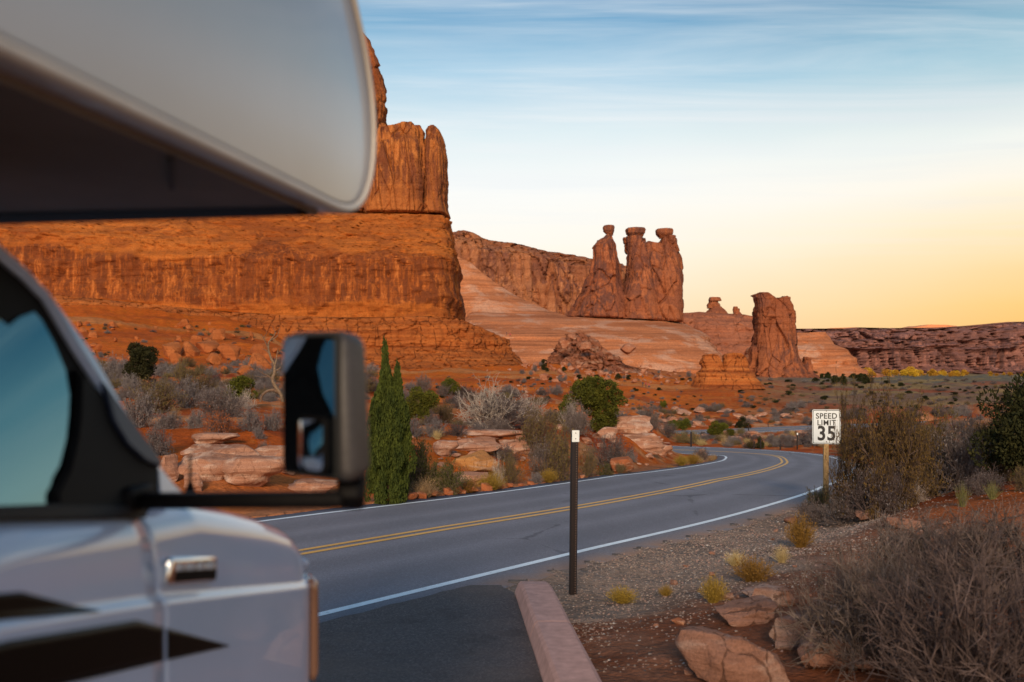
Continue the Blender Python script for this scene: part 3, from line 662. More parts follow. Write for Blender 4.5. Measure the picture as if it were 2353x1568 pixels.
# ---- mesa with hoodoos between them
r = formation('hoodoo_mesa', 'low red mesa carrying two stacked hoodoos, between the balanced rocks and the lone tower', 'mesa', 1600, 1650, 800)
under(r, loft('wall', 1620, [(0, 1480), (1, 1500)], [(0, 1930), (.5, 1860), (1, 1760)], [(1480, 720), (1560, 720), (1580, 718), (1620, 721), (1680, 724), (1708, 730), (1735, 738), (1930, 760)], [(1480, 852), (1930, 864)],
     [(0, 420), (.35, 360), (.5, 320), (.8, 260), (1, 200)], rock_mat('mesa_red_sandstone', (.50, .19, .10), (.34, .11, .06), (.16, .065, .05), 2.6, .5, .8, 1.0), nz=90, nf=260, n=3.4, amp=1.0, seed=33, sc=2.2, flute=.8, block=.8, strata=1.2))
for i, st in enumerate([[(1617, 1674, 705, 724), (1624, 1656, 697, 709), (1628, 1652, 689, 700), (1629, 1656, 683, 692)], [(1679, 1708, 716, 727), (1683, 1700, 709, 719), (1685, 1695, 704.5, 711)]]):
    for j, (a, b, t_, bt) in enumerate(st):
        w = (b - a) / 2290 * 1600
        under(r, loft('hoodoo', 1590, [(0, a), (.6, a + (b - a) * (.18 if j == 0 else .02)), (1, a + (b - a) * (.3 if j == 0 else .1))], [(0, b), (.6, b - (b - a) * (.14 if j == 0 else .02)), (1, b - (b - a) * (.3 if j == 0 else .1))],
             [(a, t_), (b, t_ + .5)], [(a, bt), (b, bt)], [(0, w), (1, w * .7)], M_goss, nz=14, nf=46, n=2.5, amp=.5, seed=40 + i * 5 + j, sc=.9))
# ---- slickrock right of the lone tower
r = formation('slickrock_hill', 'stepped pink slickrock hill tapering right behind the lone rock tower', 'rock hill', 1350, 1900, 860)
under(r, loft('hill', 1380, [(0, 1700), (1, 1760)], [(0, 2022), (.12, 2008), (.3, 1975), (.45, 1935), (.7, 1915), (.9, 1900), (1, 1888)], [(1700, 765), (1825, 765), (1870, 763), (1890, 766), (1905, 780), (1925, 806), (1960, 828), (1985, 834), (2022, 850)], [(1700, 870), (2022, 868)],
     [(0, 300), (.3, 240), (.7, 180), (1, 110)], M_slick, nz=70, nf=260, n=3, amp=.7, seed=50, sc=2.2, flute=.3, block=.7, strata=2.6))
# ---- far cliff line on the right
r = formation('far_cliff', 'long dark purple brown cliff across the far side of the valley', 'cliff', 2000, 2150, 860)
under(r, loft('wall', 2250, [(0, 1500), (1, 1540)], [(0, 4200), (1, 4200)],
     [(1500, 757), (1870, 757), (1905, 754), (1950, 755), (2010, 757), (2060, 756), (2100, 757), (2140, 754), (2180, 755), (2200, 749), (2240, 745), (2262, 741), (2300, 743), (2353, 738), (2600, 730), (4200, 715)], [(1500, 868), (4200, 868)],
     [(0, 640), (.12, 610), (.14, 560), (.58, 545), (.62, 500), (.74, 480), (.78, 430), (.9, 410), (1, 360)], M_far, nz=130, nf=900, n=7, amp=1.6, seed=60, sc=3.2, slab=1.5, flute=1.6, block=.4, strata=2.2))
r = formation('distant_mesa', 'low distant mesa glowing orange on the horizon behind the far cliff', 'mesa', 5200, 2000, 750)
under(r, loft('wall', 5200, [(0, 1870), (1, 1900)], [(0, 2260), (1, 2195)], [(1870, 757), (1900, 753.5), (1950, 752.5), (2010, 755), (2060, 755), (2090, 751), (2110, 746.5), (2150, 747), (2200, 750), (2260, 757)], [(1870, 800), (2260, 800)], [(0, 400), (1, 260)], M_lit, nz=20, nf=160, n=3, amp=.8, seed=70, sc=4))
# ---- small banded butte
r = formation('banded_butte', 'small layered orange butte with a pale top, left of the lone tower foot', 'butte', 330, 1660, 890)
for (ul, ur, tp, sd, L, Rr) in [(1606, 1658, [(1600, 820), (1612, 817), (1630, 813.5), (1648, 816), (1656, 822)], 71, [(0, 1598), (.18, 1604), (.38, 1609), (.5, 1605), (.62, 1611), (.8, 1606), (1, 1611)], [(0, 1664), (.5, 1662), (1, 1654)]),
                               (1654, 1720, [(1654, 822), (1662, 814), (1680, 811), (1700, 812), (1714, 820), (1724, 832)], 72, [(0, 1648), (.5, 1655), (1, 1658)], [(0, 1732), (.2, 1726), (.4, 1722), (.5, 1727), (.66, 1720), (.85, 1720), (1, 1714)])]:
    under(r, loft('block', 335, L, Rr, tp, [(1590, 893), (1760, 890)], [(0, 15), (.35, 11), (.5, 12), (.65, 9), (1, 8)], M_butte, nz=80, nf=130, n=3.2, amp=.5, seed=sd, sc=.42, flute=1.0, block=1.3, strata=2.6))
under(r, loft('foot', 334, [(0, 1590), (1, 1604)], [(0, 1750), (.5, 1744), (1, 1722)], [(1590, 856), (1720, 854), (1735, 862), (1750, 872)], [(1590, 896), (1750, 892)], [(0, 22), (1, 14)], M_butte, nz=30, nf=120, n=3, amp=.5, seed=75, sc=.5, strata=1.6))
# ------------------------------------------------------------------ motorhome
HD = math.radians(8.53); SH, CH = math.sin(HD), math.cos(HD); T0 = -.987; RVZ = -1.98
def on_side(u, v, t):
    """local (s, z) of the point of a lengthwise vertical plane at offset t seen at u, v; t may be a function of z"""
    dx, dz = (u - UC) / F, (VH - v) / F; tt = t if not callable(t) else t(0.0)
    for _ in range(8):
        Y = tt / (CH * dx - SH); z = dz * Y
        if not callable(t): break
        tt = t(z)
    return (SH * dx * Y + CH * Y, z, tt)
rv = empty('motorhome', (0, 0, RVZ), -HD)
tag(rv, 'large white motorhome with black chevron stripes and overhanging cab bunk, parked at the left', 'motorhome')
def mk_rv_paint():
    m, nt, b = new_mat('white_body_paint'); nb = NB(nt)
    n = nb.noise(nb.coord((2.2,) * 3), 1, 5, .6)
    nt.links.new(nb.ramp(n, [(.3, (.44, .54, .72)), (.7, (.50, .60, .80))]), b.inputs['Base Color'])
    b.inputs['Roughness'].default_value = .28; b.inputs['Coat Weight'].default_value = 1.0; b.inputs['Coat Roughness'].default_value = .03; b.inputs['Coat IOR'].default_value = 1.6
    n2 = nb.noise(nb.coord((1.1,) * 3), 1, 2, .5); nt.links.new(nb.bump(n2, .25, .02), b.inputs['Normal'])
    return m
M_paint = mk_rv_paint()
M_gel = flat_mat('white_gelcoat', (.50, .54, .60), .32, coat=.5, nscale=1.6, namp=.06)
M_mold = flat_mat('cream_moulding', (.66, .60, .52), .4, nscale=6, namp=.08)
M_under = flat_mat('underside_panel', (.13, .10, .085), .7, nscale=2.5, namp=.3)  # shade under the bunk is put into this dark base colour
M_blackp = flat_mat('black_plastic', (.004, .0035, .004), .6, spec=.12, nscale=60, namp=.2)
M_seal = flat_mat('black_rubber', (.008, .008, .008), .7)
M_decal = flat_mat('black_decal', (.004, .004, .004), .35, spec=.15)
M_glass = flat_mat('tinted_glass', (.004, .006, .007), .02, spec=1.0, coat=1.0); M_glass.node_tree.nodes['Principled BSDF'].inputs['IOR'].default_value = 2.1
M_glass.node_tree.nodes['Principled BSDF'].inputs['Specular Tint'].default_value = (.45, .92, 1.0, 1); M_glass.node_tree.nodes['Principled BSDF'].inputs['Coat Weight'].default_value = .3
M_mirror = flat_mat('mirror_silver', (.62, .66, .68), .03, 1.0)
M_chrome = flat_mat('chrome', (.75, .76, .78), .08, 1.0)
M_lamp = flat_mat('amber_lamp_lens', (.30, .15, .09), .12, coat=1.0)
M_tyre = flat_mat('tyre_rubber', (.02, .02, .02), .85, nscale=30, namp=.2)
def L3(s, t, z): return (t, s, z - RVZ)
# sill / bonnet line from the photograph
shp = [on_side(u, v, T0 - .055) for u, v in [(0, 1188), (120, 1180), (300, 1165), (420, 1150), (530, 1172), (585, 1186), (640, 1210), (675, 1238), (700, 1270), (716, 1305), (728, 1340)]]
sh_s = np.array([-1.2] + [p[0] for p in shp]); sh_z = np.array([shp[0][1] + .02] + [p[1] for p in shp])
crp = [on_side(u, v, T0) for u, v in [(0, 1440), (360, 1385), (690, 1350)]]
cr_s = np.array([-1.2] + [p[0] for p in crp] + [3.4]); cr_z = np.array([crp[0][1] + .30] + [p[1] for p in crp] + [crp[2][1] - .02])
s_gap = on_side(360, 1300, T0)[0]; s_front = on_side(723, 1400, T0)[0]
def side_t(s, z):
    """offset of the painted side at (s, z)"""
    top = np.interp(s, sh_s, sh_z); c = np.interp(s, cr_s, cr_z)
    t = T0 + .0 * z
    t = t - .035 * sstep(0, .30, (z - c)) * 1.0 + .016 * (1 - sstep(c - .004, c + .018, z)) - .10 * sstep(.25, .9, c - z)
    q = np.clip((z - (top - .07)) / .07, 0, 1); t = t - .07 * (1 - np.sqrt(np.maximum(0, 1 - q * q)))
    f = np.clip((s - (s_front - .16)) / .16, 0, 1); t = t - .055 * (1 - np.sqrt(np.maximum(0, 1 - f**2.4 * .98)))
    return t
def side_panel(name, s0, s1, mat, ns=60, zlow=-1.45, with_top=None):
    ss = np.linspace(s0, s1, ns); V = []; prof = 0
    for s in ss:
        top = float(np.interp(s, sh_s, sh_z)); c = float(np.interp(s, cr_s, cr_z))
        zs = np.concatenate([np.linspace(zlow, c - .03, 14), np.linspace(c - .022, c + .03, 10), np.linspace(c + .05, top - .075, 12), top - .07 + .07 * np.sin(np.linspace(0, math.pi / 2, 8))])
        row = [L3(s, float(side_t(s, z)), z) for z in zs]
        if with_top:
            tt = float(side_t(s, top))
            for k in range(1, 9):
                a = k / 8; row.append(L3(s, tt - a * 1.0, top + .07 * math.sin(a * math.pi / 2)))
        else:
            tt = float(side_t(s, top)); row += [L3(s, tt - .03, top), L3(s, tt - .06, top - .02)]
        V += row; prof = len(row)
    o = mesh_np(name, np.array(V), grid_faces(ns, prof)[:, ::-1], mat, rv)
    md = o.modifiers.new('thickness', 'SOLIDIFY'); md.thickness = .02; md.offset = -1
    bm = bmesh.new(); bm.from_mesh(o.data); n = sum((f.normal.x for f in bm.faces))
    if n < 0: bmesh.ops.reverse_faces(bm, faces=bm.faces)
    bm.to_mesh(o.data); bm.free(); return o
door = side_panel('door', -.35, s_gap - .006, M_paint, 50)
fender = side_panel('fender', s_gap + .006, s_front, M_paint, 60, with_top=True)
# far half of the bonnet and the nose
bm = bmesh.new()
sN = s_front; zN = float(np.interp(sN, sh_s, sh_z))
bx(bm, L3((s_gap + sN) / 2 - .25, T0 - 1.45, -.86), (1.05, sN - s_gap - .35, .8), .06)
bx(bm, L3(sN - .14, T0 - 1.05, -1.0), (1.75, .16, .62), .07)
bm_obj('nose', bm, M_paint, rv, True)
bm = bmesh.new(); bx(bm, L3((s_gap - .35) / 2, T0 - 1.05, -.90), (1.9, s_gap + 1.0, 1.1), .02); bx(bm, L3(s_gap + .25, T0 - .6, -.95), (.9, .7, .9), .02); bm_obj('inner_dark_box', bm, M_seal, rv)  # dark boxes added inside the body so the door gap looks dark
bm = bmesh.new(); bx(bm, L3(sN + .02, T0 - 1.0, -1.28), (2.0, .16, .22), .05, seg=3); bm_obj('bumper', bm, M_chrome, rv, True)
bm = bmesh.new(); bx(bm, L3(sN - .05, T0 - 1.0, -.82), (1.2, .06, .3), .02); bm_obj('grille', bm, M_blackp, rv, True)
# corner lamp
def lampshape():
    a = on_side(705, 1337, T0); b_ = on_side(731, 1567, T0); V = []; n = 18
    for i in range(n):
        z = a[1] + (a[1] * 1.45 - a[1]) * i / (n - 1)
        for k in range(9):
            s = s_front - .05 + .062 * k / 8; V.append(L3(s, float(side_t(min(s, s_front), z)) + .012 * math.sin(math.pi * min(1, (k + .6) / 8.5)) * (1 if 0 < i < n - 1 else .2), z))
    return np.array(V), grid_faces(n, 9)
V, fc = lampshape(); o = mesh_np('corner_lamp', V, fc, M_lamp, rv); md = o.modifiers.new('thickness', 'SOLIDIFY'); md.thickness = .03; md.offset = 0
# door gap backing
bm = bmesh.new(); bx(bm, L3(s_gap, T0 - .06, -.85), (.02, .05, 1.2)); bm_obj('door_seal', bm, M_seal, rv)
# decals
def decal(pts_up, pts_lo, n=70, split=True):
    U = [on_side(u, v, T0) for u, v in pts_up]; Lw = [on_side(u, v, T0) for u, v in pts_lo]
    us, uz = [p[0] for p in U], [p[1] for p in U]; ls, lz = [p[0] for p in Lw], [p[1] for p in Lw]
    a, b_ = max(us[0], ls[0]), min(us[-1], ls[-1])
    for (p, q) in ((a, min(b_, s_gap - .008)), (max(a, s_gap + .008), b_)):
        if q - p < .02: continue
        ss = np.linspace(p, q, n); V = []
        for s in ss:
            z1, z0 = float(np.interp(s, us, uz)), float(np.interp(s, ls, lz))
            for k in range(7):
                z = z0 + (z1 - z0) * k / 6; V.append(L3(s, float(side_t(s, z)) + .0022, z))
        o = mesh_np('chevron_decal', np.array(V), grid_faces(n, 7), M_decal, rv); md = o.modifiers.new('thickness', 'SOLIDIFY'); md.thickness = .0012; md.offset = -1
decal([(-400, 1345), (0, 1364), (48, 1360), (212, 1404)], [(-400, 1500), (0, 1424), (212, 1405)])
decal([(-400, 1560), (0, 1470), (293, 1424), (509, 1483)], [(-400, 1720), (0, 1600), (146, 1567), (359, 1517), (509, 1484)])
# badge
bm = bmesh.new(); a = on_side(397, 1318, T0 + .02); b_ = on_side(507, 1312, T0 + .02); sc_ = (a[0] + b_[0]) / 2; zc = (a[1] + b_[1]) / 2 + .003
tb = float(side_t(sc_, zc)) + .004; hgt = abs(on_side(450, 1290, T0)[1] - on_side(450, 1343, T0)[1]) * 1.15
RB = Matrix.Rotation(math.atan2(b_[1] - a[1], b_[0] - a[0]), 4, 'X'); bx(bm, L3(sc_, tb + .004, zc), (.02, b_[0] - a[0], hgt), .009, RB, seg=3); bm_obj('badge', bm, M_chrome, rv, True)
bm = bmesh.new(); bx(bm, L3(sc_ + .004, tb + .0145, zc - hgt * .20), (.002, (b_[0] - a[0]) * .88, hgt * .38), .0008, RB); bm_obj('badge_plate', bm, M_blackp, rv)
bm = bmesh.new()
for k, wd in enumerate((.9, 1.1, .8, 1.0)):
    q_ = RB @ Vector((0, -(b_[0] - a[0]) * (.33 - k * .215), hgt * .16)); bx(bm, Vector(L3(sc_, tb + .0152, zc)) + q_, (.003, (b_[0] - a[0]) * .15 * wd, hgt * .26), .001, RB)
bm_obj('badge_relief', bm, M_gel, rv)
# ---- greenhouse (leans inward)
zs0 = float(np.interp(s_gap, sh_s, sh_z))
def t_gh(z): return T0 - .045 - .29 * (z - zs0)
def panel(name, pts, mat, off=0.0, thick=.02, bevel=.0):
    bm = bmesh.new(); fr = []; bk = []
    for u, v in pts:
        s, z, t = on_side(u, v, t_gh); fr.append(bm.verts.new(L3(s, t + off, z))); bk.append(bm.verts.new(L3(s, t + off - thick, z)))
    n = len(fr); bm.faces.new(fr); bm.faces.new(bk[::-1])
    for i in range(n): bm.faces.new((fr[i], bk[i], bk[(i + 1) % n], fr[(i + 1) % n]))
    bmesh.ops.recalc_face_normals(bm, faces=bm.faces)
    if bevel: bmesh.ops.bevel(bm, geom=[e for e in bm.edges if all(v in fr for v in e.verts)], offset=bevel, segments=3, affect='EDGES')
    return bm_obj(name, bm, mat, rv, True)
panel('pillar', [(-140, 430), (0, 566), (50, 610), (100, 664), (200, 800), (285, 948), (345, 1050), (385, 1100), (418, 1134), (395, 1145), (352, 1142), (348, 1085), (300, 1010), (230, 900), (165, 800), (100, 690), (50, 640), (0, 598), (-140, 470)], M_paint, .012, .10, .010)
panel('window_frame', [(-500, 330), (-140, 448), (0, 590), (60, 640), (110, 700), (170, 800), (240, 905), (310, 1020), (352, 1060), (352, 1160), (330, 1185), (-500, 1240)], M_blackp, -.006, .05)
panel('sail_panel', [(170, 850), (250, 935), (330, 1045), (350, 1072), (352, 1150), (318, 1190), (120, 1190), (112, 1130), (140, 1080), (160, 1000), (166, 940)], M_blackp, .016, .03, .006)
panel('sail_reflection_panel', [(214, 880), (262, 945), (345, 1056), (346, 1072), (310, 1058), (268, 1020), (236, 965)], flat_mat('dark_blue_reflection', (.012, .022, .055), .45), .026, .012, .003)  # dark blue reflection on the sail panel, painted as this panel's colour
panel('side_window', [(-480, 640), (-60, 705), (0, 735), (18, 748), (45, 728), (78, 716), (95, 735), (125, 790), (150, 850), (161, 920), (161, 990), (148, 1050), (120, 1098), (112, 1128), (118, 1160), (0, 1166), (-480, 1200)], M_glass, .001, .006, .001)
panel('window_seal', [(-480, 1168), (0, 1162), (125, 1158), (318, 1160), (318, 1190), (0, 1196), (-480, 1232)], M_seal, .02, .025, .004)
# windscreen, dashboard cowl, cab roof
a = on_side(-140, 448, t_gh); b_ = on_side(405, 1138, t_gh)
V = [L3(a[0], a[2] - .02, a[1]), L3(a[0] + .02, a[2] - 1.0, a[1] + .01), L3(a[0], a[2] - 1.9, a[1]), L3(b_[0] - .02, b_[2] - .02, b_[1]), L3(b_[0] + .10, b_[2] - 1.0, b_[1]), L3(b_[0] - .02, b_[2] - 1.95, b_[1])]
o = mesh_np('windscreen', np.array(V), [(0, 3, 4, 1), (1, 4, 5, 2)], M_glass, rv); md = o.modifiers.new('thickness', 'SOLIDIFY'); md.thickness = .006
bm = bmesh.new(); bx(bm, L3(b_[0] - .25, T0 - 1.05, zs0 - .09), (1.8, .6, .12), .03); bm_obj('dashboard', bm, M_blackp, rv, True)
bm = bmesh.new(); bx(bm, L3(a[0] - .9, T0 - 1.1, a[1] + .05), (1.8, 1.9, .10), .04); bm_obj('cab_roof', bm, M_paint, rv, True)
bm = bmesh.new(); bx(bm, L3(-.9, T0 - 1.0, -.2), (1.9, .05, 1.3)); bm_obj('cab_back_wall', bm, M_seal, rv)
# antenna and cowl nub
bm = bmesh.new(); q = on_side(437, 1128, T0 - .12)
bmesh.ops.create_cone(bm, cap_ends=True, segments=12, radius1=.016, radius2=.006, depth=.04, matrix=Matrix.Translation(L3(q[0], q[2], q[1])))
q2 = on_side(433, 1082, T0 - .12); bmesh.ops.create_cone(bm, cap_ends=True, segments=8, radius1=.004, radius2=.003, depth=.07, matrix=Matrix.Translation(L3(q[0], q[2], q[1] + .05)))
bmesh.ops.create_cone(bm, cap_ends=True, segments=6, radius1=.0007, radius2=.0005, depth=.75, matrix=Matrix.Translation(L3(q[0] - .0, q[2], q[1] + .45)) @ Matrix.Rotation(math.radians(2), 4, 'X'))
bm_obj('antenna', bm, M_blackp, rv, True)
# ---- coach body with the bunk over the cab
TC = T0 + .28
outl = [(-900, -305), (0, 128), (300, 267), (600, 406), (740, 471), (770, 486), (797, 496), (818, 493), (836, 472), (848, 440), (856, 400), (860, 350), (861, 300), (857, 235), (848, 165), (838, 105), (824, 45), (812, -10), (795, -80), (770, -180), (735, -300), (690, -430)]
op = [on_side(u, v, TC)[:2] for u, v in outl]
zb = op[1][1]; op[0] = (-.12, zb)
zt = 1.55; last = op[-1]
op += [(last[0] - .35, zt), (-6.2, zt), (-6.2, -1.35), (-.12, -1.35)]
def prism(name, poly, t_out, t_in, mat, bevel=.0, seg=3):
    bm = bmesh.new(); A = [bm.verts.new(L3(s, t_out, z)) for s, z in poly]; B = [bm.verts.new(L3(s, t_in, z)) for s, z in poly]; n = len(A)
    bm.faces.new(A); bm.faces.new(B[::-1])
    for i in range(n): bm.faces.new((A[i], B[i], B[(i + 1) % n], A[(i + 1) % n]))
    bmesh.ops.recalc_face_normals(bm, faces=bm.faces)
    if bevel: bmesh.ops.bevel(bm, geom=[e for e in bm.edges if all(v in A for v in e.verts)], offset=bevel, segments=seg, affect='EDGES', profile=.5)
    return bm_obj(name, bm, mat, rv, True)
poly = op
ed = np.array(op[:22]); k = np.concatenate([[0], np.cumsum(np.hypot(*np.diff(ed, axis=0).T))]); q = np.linspace(0, k[-1], 120)
edp = np.stack([np.interp(q, k, ed[:, 0]), np.interp(q, k, ed[:, 1])], 1)
for _ in range(10): edp[1:-1] = .25 * edp[:-2] + .5 * edp[1:-1] + .25 * edp[2:]
poly = [tuple(p) for p in edp] + op[22:]
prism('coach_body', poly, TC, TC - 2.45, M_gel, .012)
# moulding along the lower and front edge (a ribbon standing proud of the wall)
def ribbon(name, pts, w, t, thick, mat):
    bm = bmesh.new(); pts = np.array(pts, float); d = np.gradient(pts, axis=0); d /= np.linalg.norm(d, axis=1)[:, None]; nrm = np.stack([-d[:, 1], d[:, 0]], 1)
    prof = [(0, -thick), (0, 0), (.12, thick * .6), (.3, thick), (.7, thick), (.88, thick * .6), (1, 0), (1, -thick)]
    V = []
    for p, n in zip(pts, nrm):
        for a_, h_ in prof: V.append(L3(p[0] + n[0] * w * a_, t + h_, p[1] + n[1] * w * a_))
    fc = grid_faces(len(pts), len(prof))
    o = mesh_np(name, np.array(V), fc, mat, rv); bm = bmesh.new(); bm.from_mesh(o.data); bmesh.ops.recalc_face_normals(bm, faces=bm.faces)
    if sum(f.normal.x * f.calc_area() for f in bm.faces) < 0: bmesh.ops.reverse_faces(bm, faces=bm.faces)
    bm.to_mesh(o.data); bm.free(); return o
ed = np.array(op[:22]); k = np.concatenate([[0], np.cumsum(np.hypot(*np.diff(ed, axis=0).T))]); q = np.linspace(0, k[-1], 120)
pass
ribbon('edge_moulding', edp, .020, TC, .009, M_mold)
ribbon('moulding_shade_line', edp[:112] + np.stack([-np.gradient(edp, axis=0)[:, 1], np.gradient(edp, axis=0)[:, 0]], 1)[:112] / np.linalg.norm(np.gradient(edp, axis=0), axis=1)[:112, None] * .0205, .005, TC, .003, flat_mat('shade_line_grey', (.28, .26, .25), .6))  # grey ribbon painting the shading line above the moulding
# underside of the bunk
s1 = op[5][0]
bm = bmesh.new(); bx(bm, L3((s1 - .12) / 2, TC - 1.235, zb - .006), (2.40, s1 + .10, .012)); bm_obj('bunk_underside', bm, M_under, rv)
bm = bmesh.new(); q = on_side(742, 488, TC)
V = []; nn = 24
for i in range(nn):
    tt = -.04 - 2.36 * i / (nn - 1); bulge = .07 * math.sin(math.pi * min(1, (-tt) / 2.4)) - .0
    for (ds, dz) in ((.03, .012), (.035, -.02), (.0, -.026), (-.05, -.012)): V.append(L3(s1 + ds - .10 + .0 * bulge, TC + tt, zb + dz - .012 * (i / nn)))
mesh_np('drip_rail', np.array(V), grid_faces(nn, 4), M_seal, rv)
bm = bmesh.new(); qa = [Vector(((u_ - UC) / F * (zb - .016) * F / (VH - v_), (zb - .016) * F / (VH - v_), 0)) for u_, v_ in ((394, 432), (390, 366))]; qa = [Vector(L3(SH * p.x + CH * p.y, CH * p.x - SH * p.y, zb - .016)) for p in qa]; dd_ = qa[1] - qa[0]; bx(bm, (qa[0] + qa[1]) / 2, (dd_.length, .008, .008), 0, dd_.to_track_quat('X', 'Z').to_matrix().to_4x4()); bm_obj('underside_seam', bm, M_seal, rv)
# ---- mirror on its arm
mr = bpy.data.objects.new('mirror', None); COL.objects.link(mr); mr.parent = rv
Ym = 1.86; pc = P(721, 932, Ym); cx_ = CH * pc.x - SH * pc.y; cs_ = SH * pc.x + CH * pc.y; mr.location = L3(cs_, cx_, pc.z)
MR = math.radians(-42)      # the glass looks back and in towards the driver
mr.rotation_euler = (math.radians(0), 0, MR + HD - math.radians(0))
# local axes of mirror: x across the glass (outboard +), -y out of the glass, z up
hw, hh, dp = .091, .139, .080
bm = bmesh.new(); vs = bx(bm, (0, .036, 0), (hw * 2, dp, hh * 2), .026, seg=5)
for v in bm.verts:
    if v.co.y > .02: f_ = (v.co.y - .02) / .06; v.co.x *= 1 - .16 * f_; v.co.z *= 1 - .08 * f_
    v.co.x += -.010 * (v.co.z / hh)
h_ = bm_obj('housing', bm, flat_mat('mirror_housing_plastic', (.045, .041, .042), .5, nscale=90, namp=.2), mr, True)
bm = bmesh.new(); bx(bm, (0, -.0055, 0), (hw * 2 - .014, .006, hh * 2 - .014), .0028, seg=2)
bmesh.ops.bevel(bm, geom=[e for e in bm.edges if abs(e.verts[0].co.y - e.verts[1].co.y) > .002], offset=.012, segments=4, affect='EDGES')
bm_obj('bezel', bm, M_seal, mr, True)
def rounded_plate(name, w, h, r, y, c, mat, th=.003, dome=0.0):
    bm = bmesh.new(); pts = []
    for (sx, sz, a0) in ((1, 1, 0), (-1, 1, 90), (-1, -1, 180), (1, -1, 270)):
        for k in range(7):
            a = math.radians(a0 + 15 * k); pts.append((c[0] + sx * (w - r) + r * math.cos(a), c[1] + sz * (h - r) + r * math.sin(a)))
    n = len(pts); rings = [0.0, .35, .65, 1.0] if dome else [1.0]
    vr = []
    for q in rings[1:] if dome else rings: vr.append([bm.verts.new((c[0] + (x - c[0]) * q, y - th - dome * (1 - q * q), c[1] + (z - c[1]) * q)) for x, z in pts])
    if dome:
        ce = bm.verts.new((c[0], y - th - dome, c[1]))
        for i in range(n): bm.faces.new((ce, vr[0][i], vr[0][(i + 1) % n]))
        for a_, b__ in zip(vr[:-1], vr[1:]):
            for i in range(n): bm.faces.new((a_[i], b__[i], b__[(i + 1) % n], a_[(i + 1) % n]))
    else: bm.faces.new(vr[-1])
    bk = [bm.verts.new((x, y, z)) for x, z in pts]; bm.faces.new(bk)
    for i in range(n): bm.faces.new((vr[-1][i], bk[i], bk[(i + 1) % n], vr[-1][(i + 1) % n]))
    bmesh.ops.recalc_face_normals(bm, faces=bm.faces)
    return bm_obj(name, bm, mat, mr, bool(dome))
rounded_plate('mirror_glass', hw - .012, hh - .012, .014, -.0085, (-.002, .001), M_mirror)
rounded_plate('convex_rim', .042, .052, .014, -.0125, (.014, -.072), M_blackp, .003)
rounded_plate('convex_glass', .036, .046, .012, -.0160, (.014, -.072), M_mirror, .002, .010)
# arm: from the sail panel out to the foot of the housing
arm0 = on_side(318, 1166, t_gh); bm = bmesh.new()
p0 = Vector(L3(arm0[0] - .02, arm0[2] - .02, arm0[1] + .015)); 
pw = P(795, 1148, Ym); p1 = Vector(L3(SH * pw.x + CH * pw.y, CH * pw.x - SH * pw.y, pw.z))
def tube(bm, a, b_, wy, wz, bev):
    d = b_ - a; M_ = d.to_track_quat('X', 'Z').to_matrix().to_4x4(); bx(bm, (a + b_) / 2, (d.length, wy, wz), bev, M_, seg=3)
tube(bm, p0, p1, .045, .030, .010)
pw2 = P(805, 1100, Ym + .03); p2 = Vector(L3(SH * pw2.x + CH * pw2.y, CH * pw2.x - SH * pw2.y, pw2.z))
tube(bm, p1 + Vector((.005, .01, -.012)), p2 + Vector((0, .02, .02)), .05, .06, .012)
bx(bm, p0 + Vector((.012, 0, .005)), (.06, .10, .055), .015, seg=3)
bm_obj('mirror_arm', bm, M_blackp, rv, True)
# wheels
def wheel(s, t, z=RVZ + .40):
    w = bpy.data.objects.new('wheel', None); COL.objects.link(w); w.parent = rv; w.location = L3(s, t, z)
    bm = bmesh.new(); prof = [(.19, -.11), (.36, -.12), (.395, -.09), (.40, 0), (.395, .09), (.36, .12), (.19, .11)]; n = 36; rows = []
    for i in range(n):
        a = 2 * math.pi * i / n; rows.append([bm.verts.new((x, r_ * math.cos(a), r_ * math.sin(a))) for r_, x in prof])
    for i in range(n):
        for j in range(len(prof) - 1): bm.faces.new((rows[i][j], rows[i][j + 1], rows[(i + 1) % n][j + 1], rows[(i + 1) % n][j]))
    bmesh.ops.recalc_face_normals(bm, faces=bm.faces); bm_obj('tyre', bm, M_tyre, w, True)
    bm = bmesh.new(); bmesh.ops.create_cone(bm, cap_ends=True, segments=32, radius1=.20, radius2=.20, depth=.16, matrix=Matrix.Rotation(math.pi / 2, 4, 'Y')); bm_obj('rim', bm, M_chrome, w, True)
for s_, t_ in ((s_gap + .55, T0 - .19), (s_gap + .55, T0 - 1.85), (-2.6, TC - .2), (-2.6, TC - 2.2)): wheel(s_, t_)
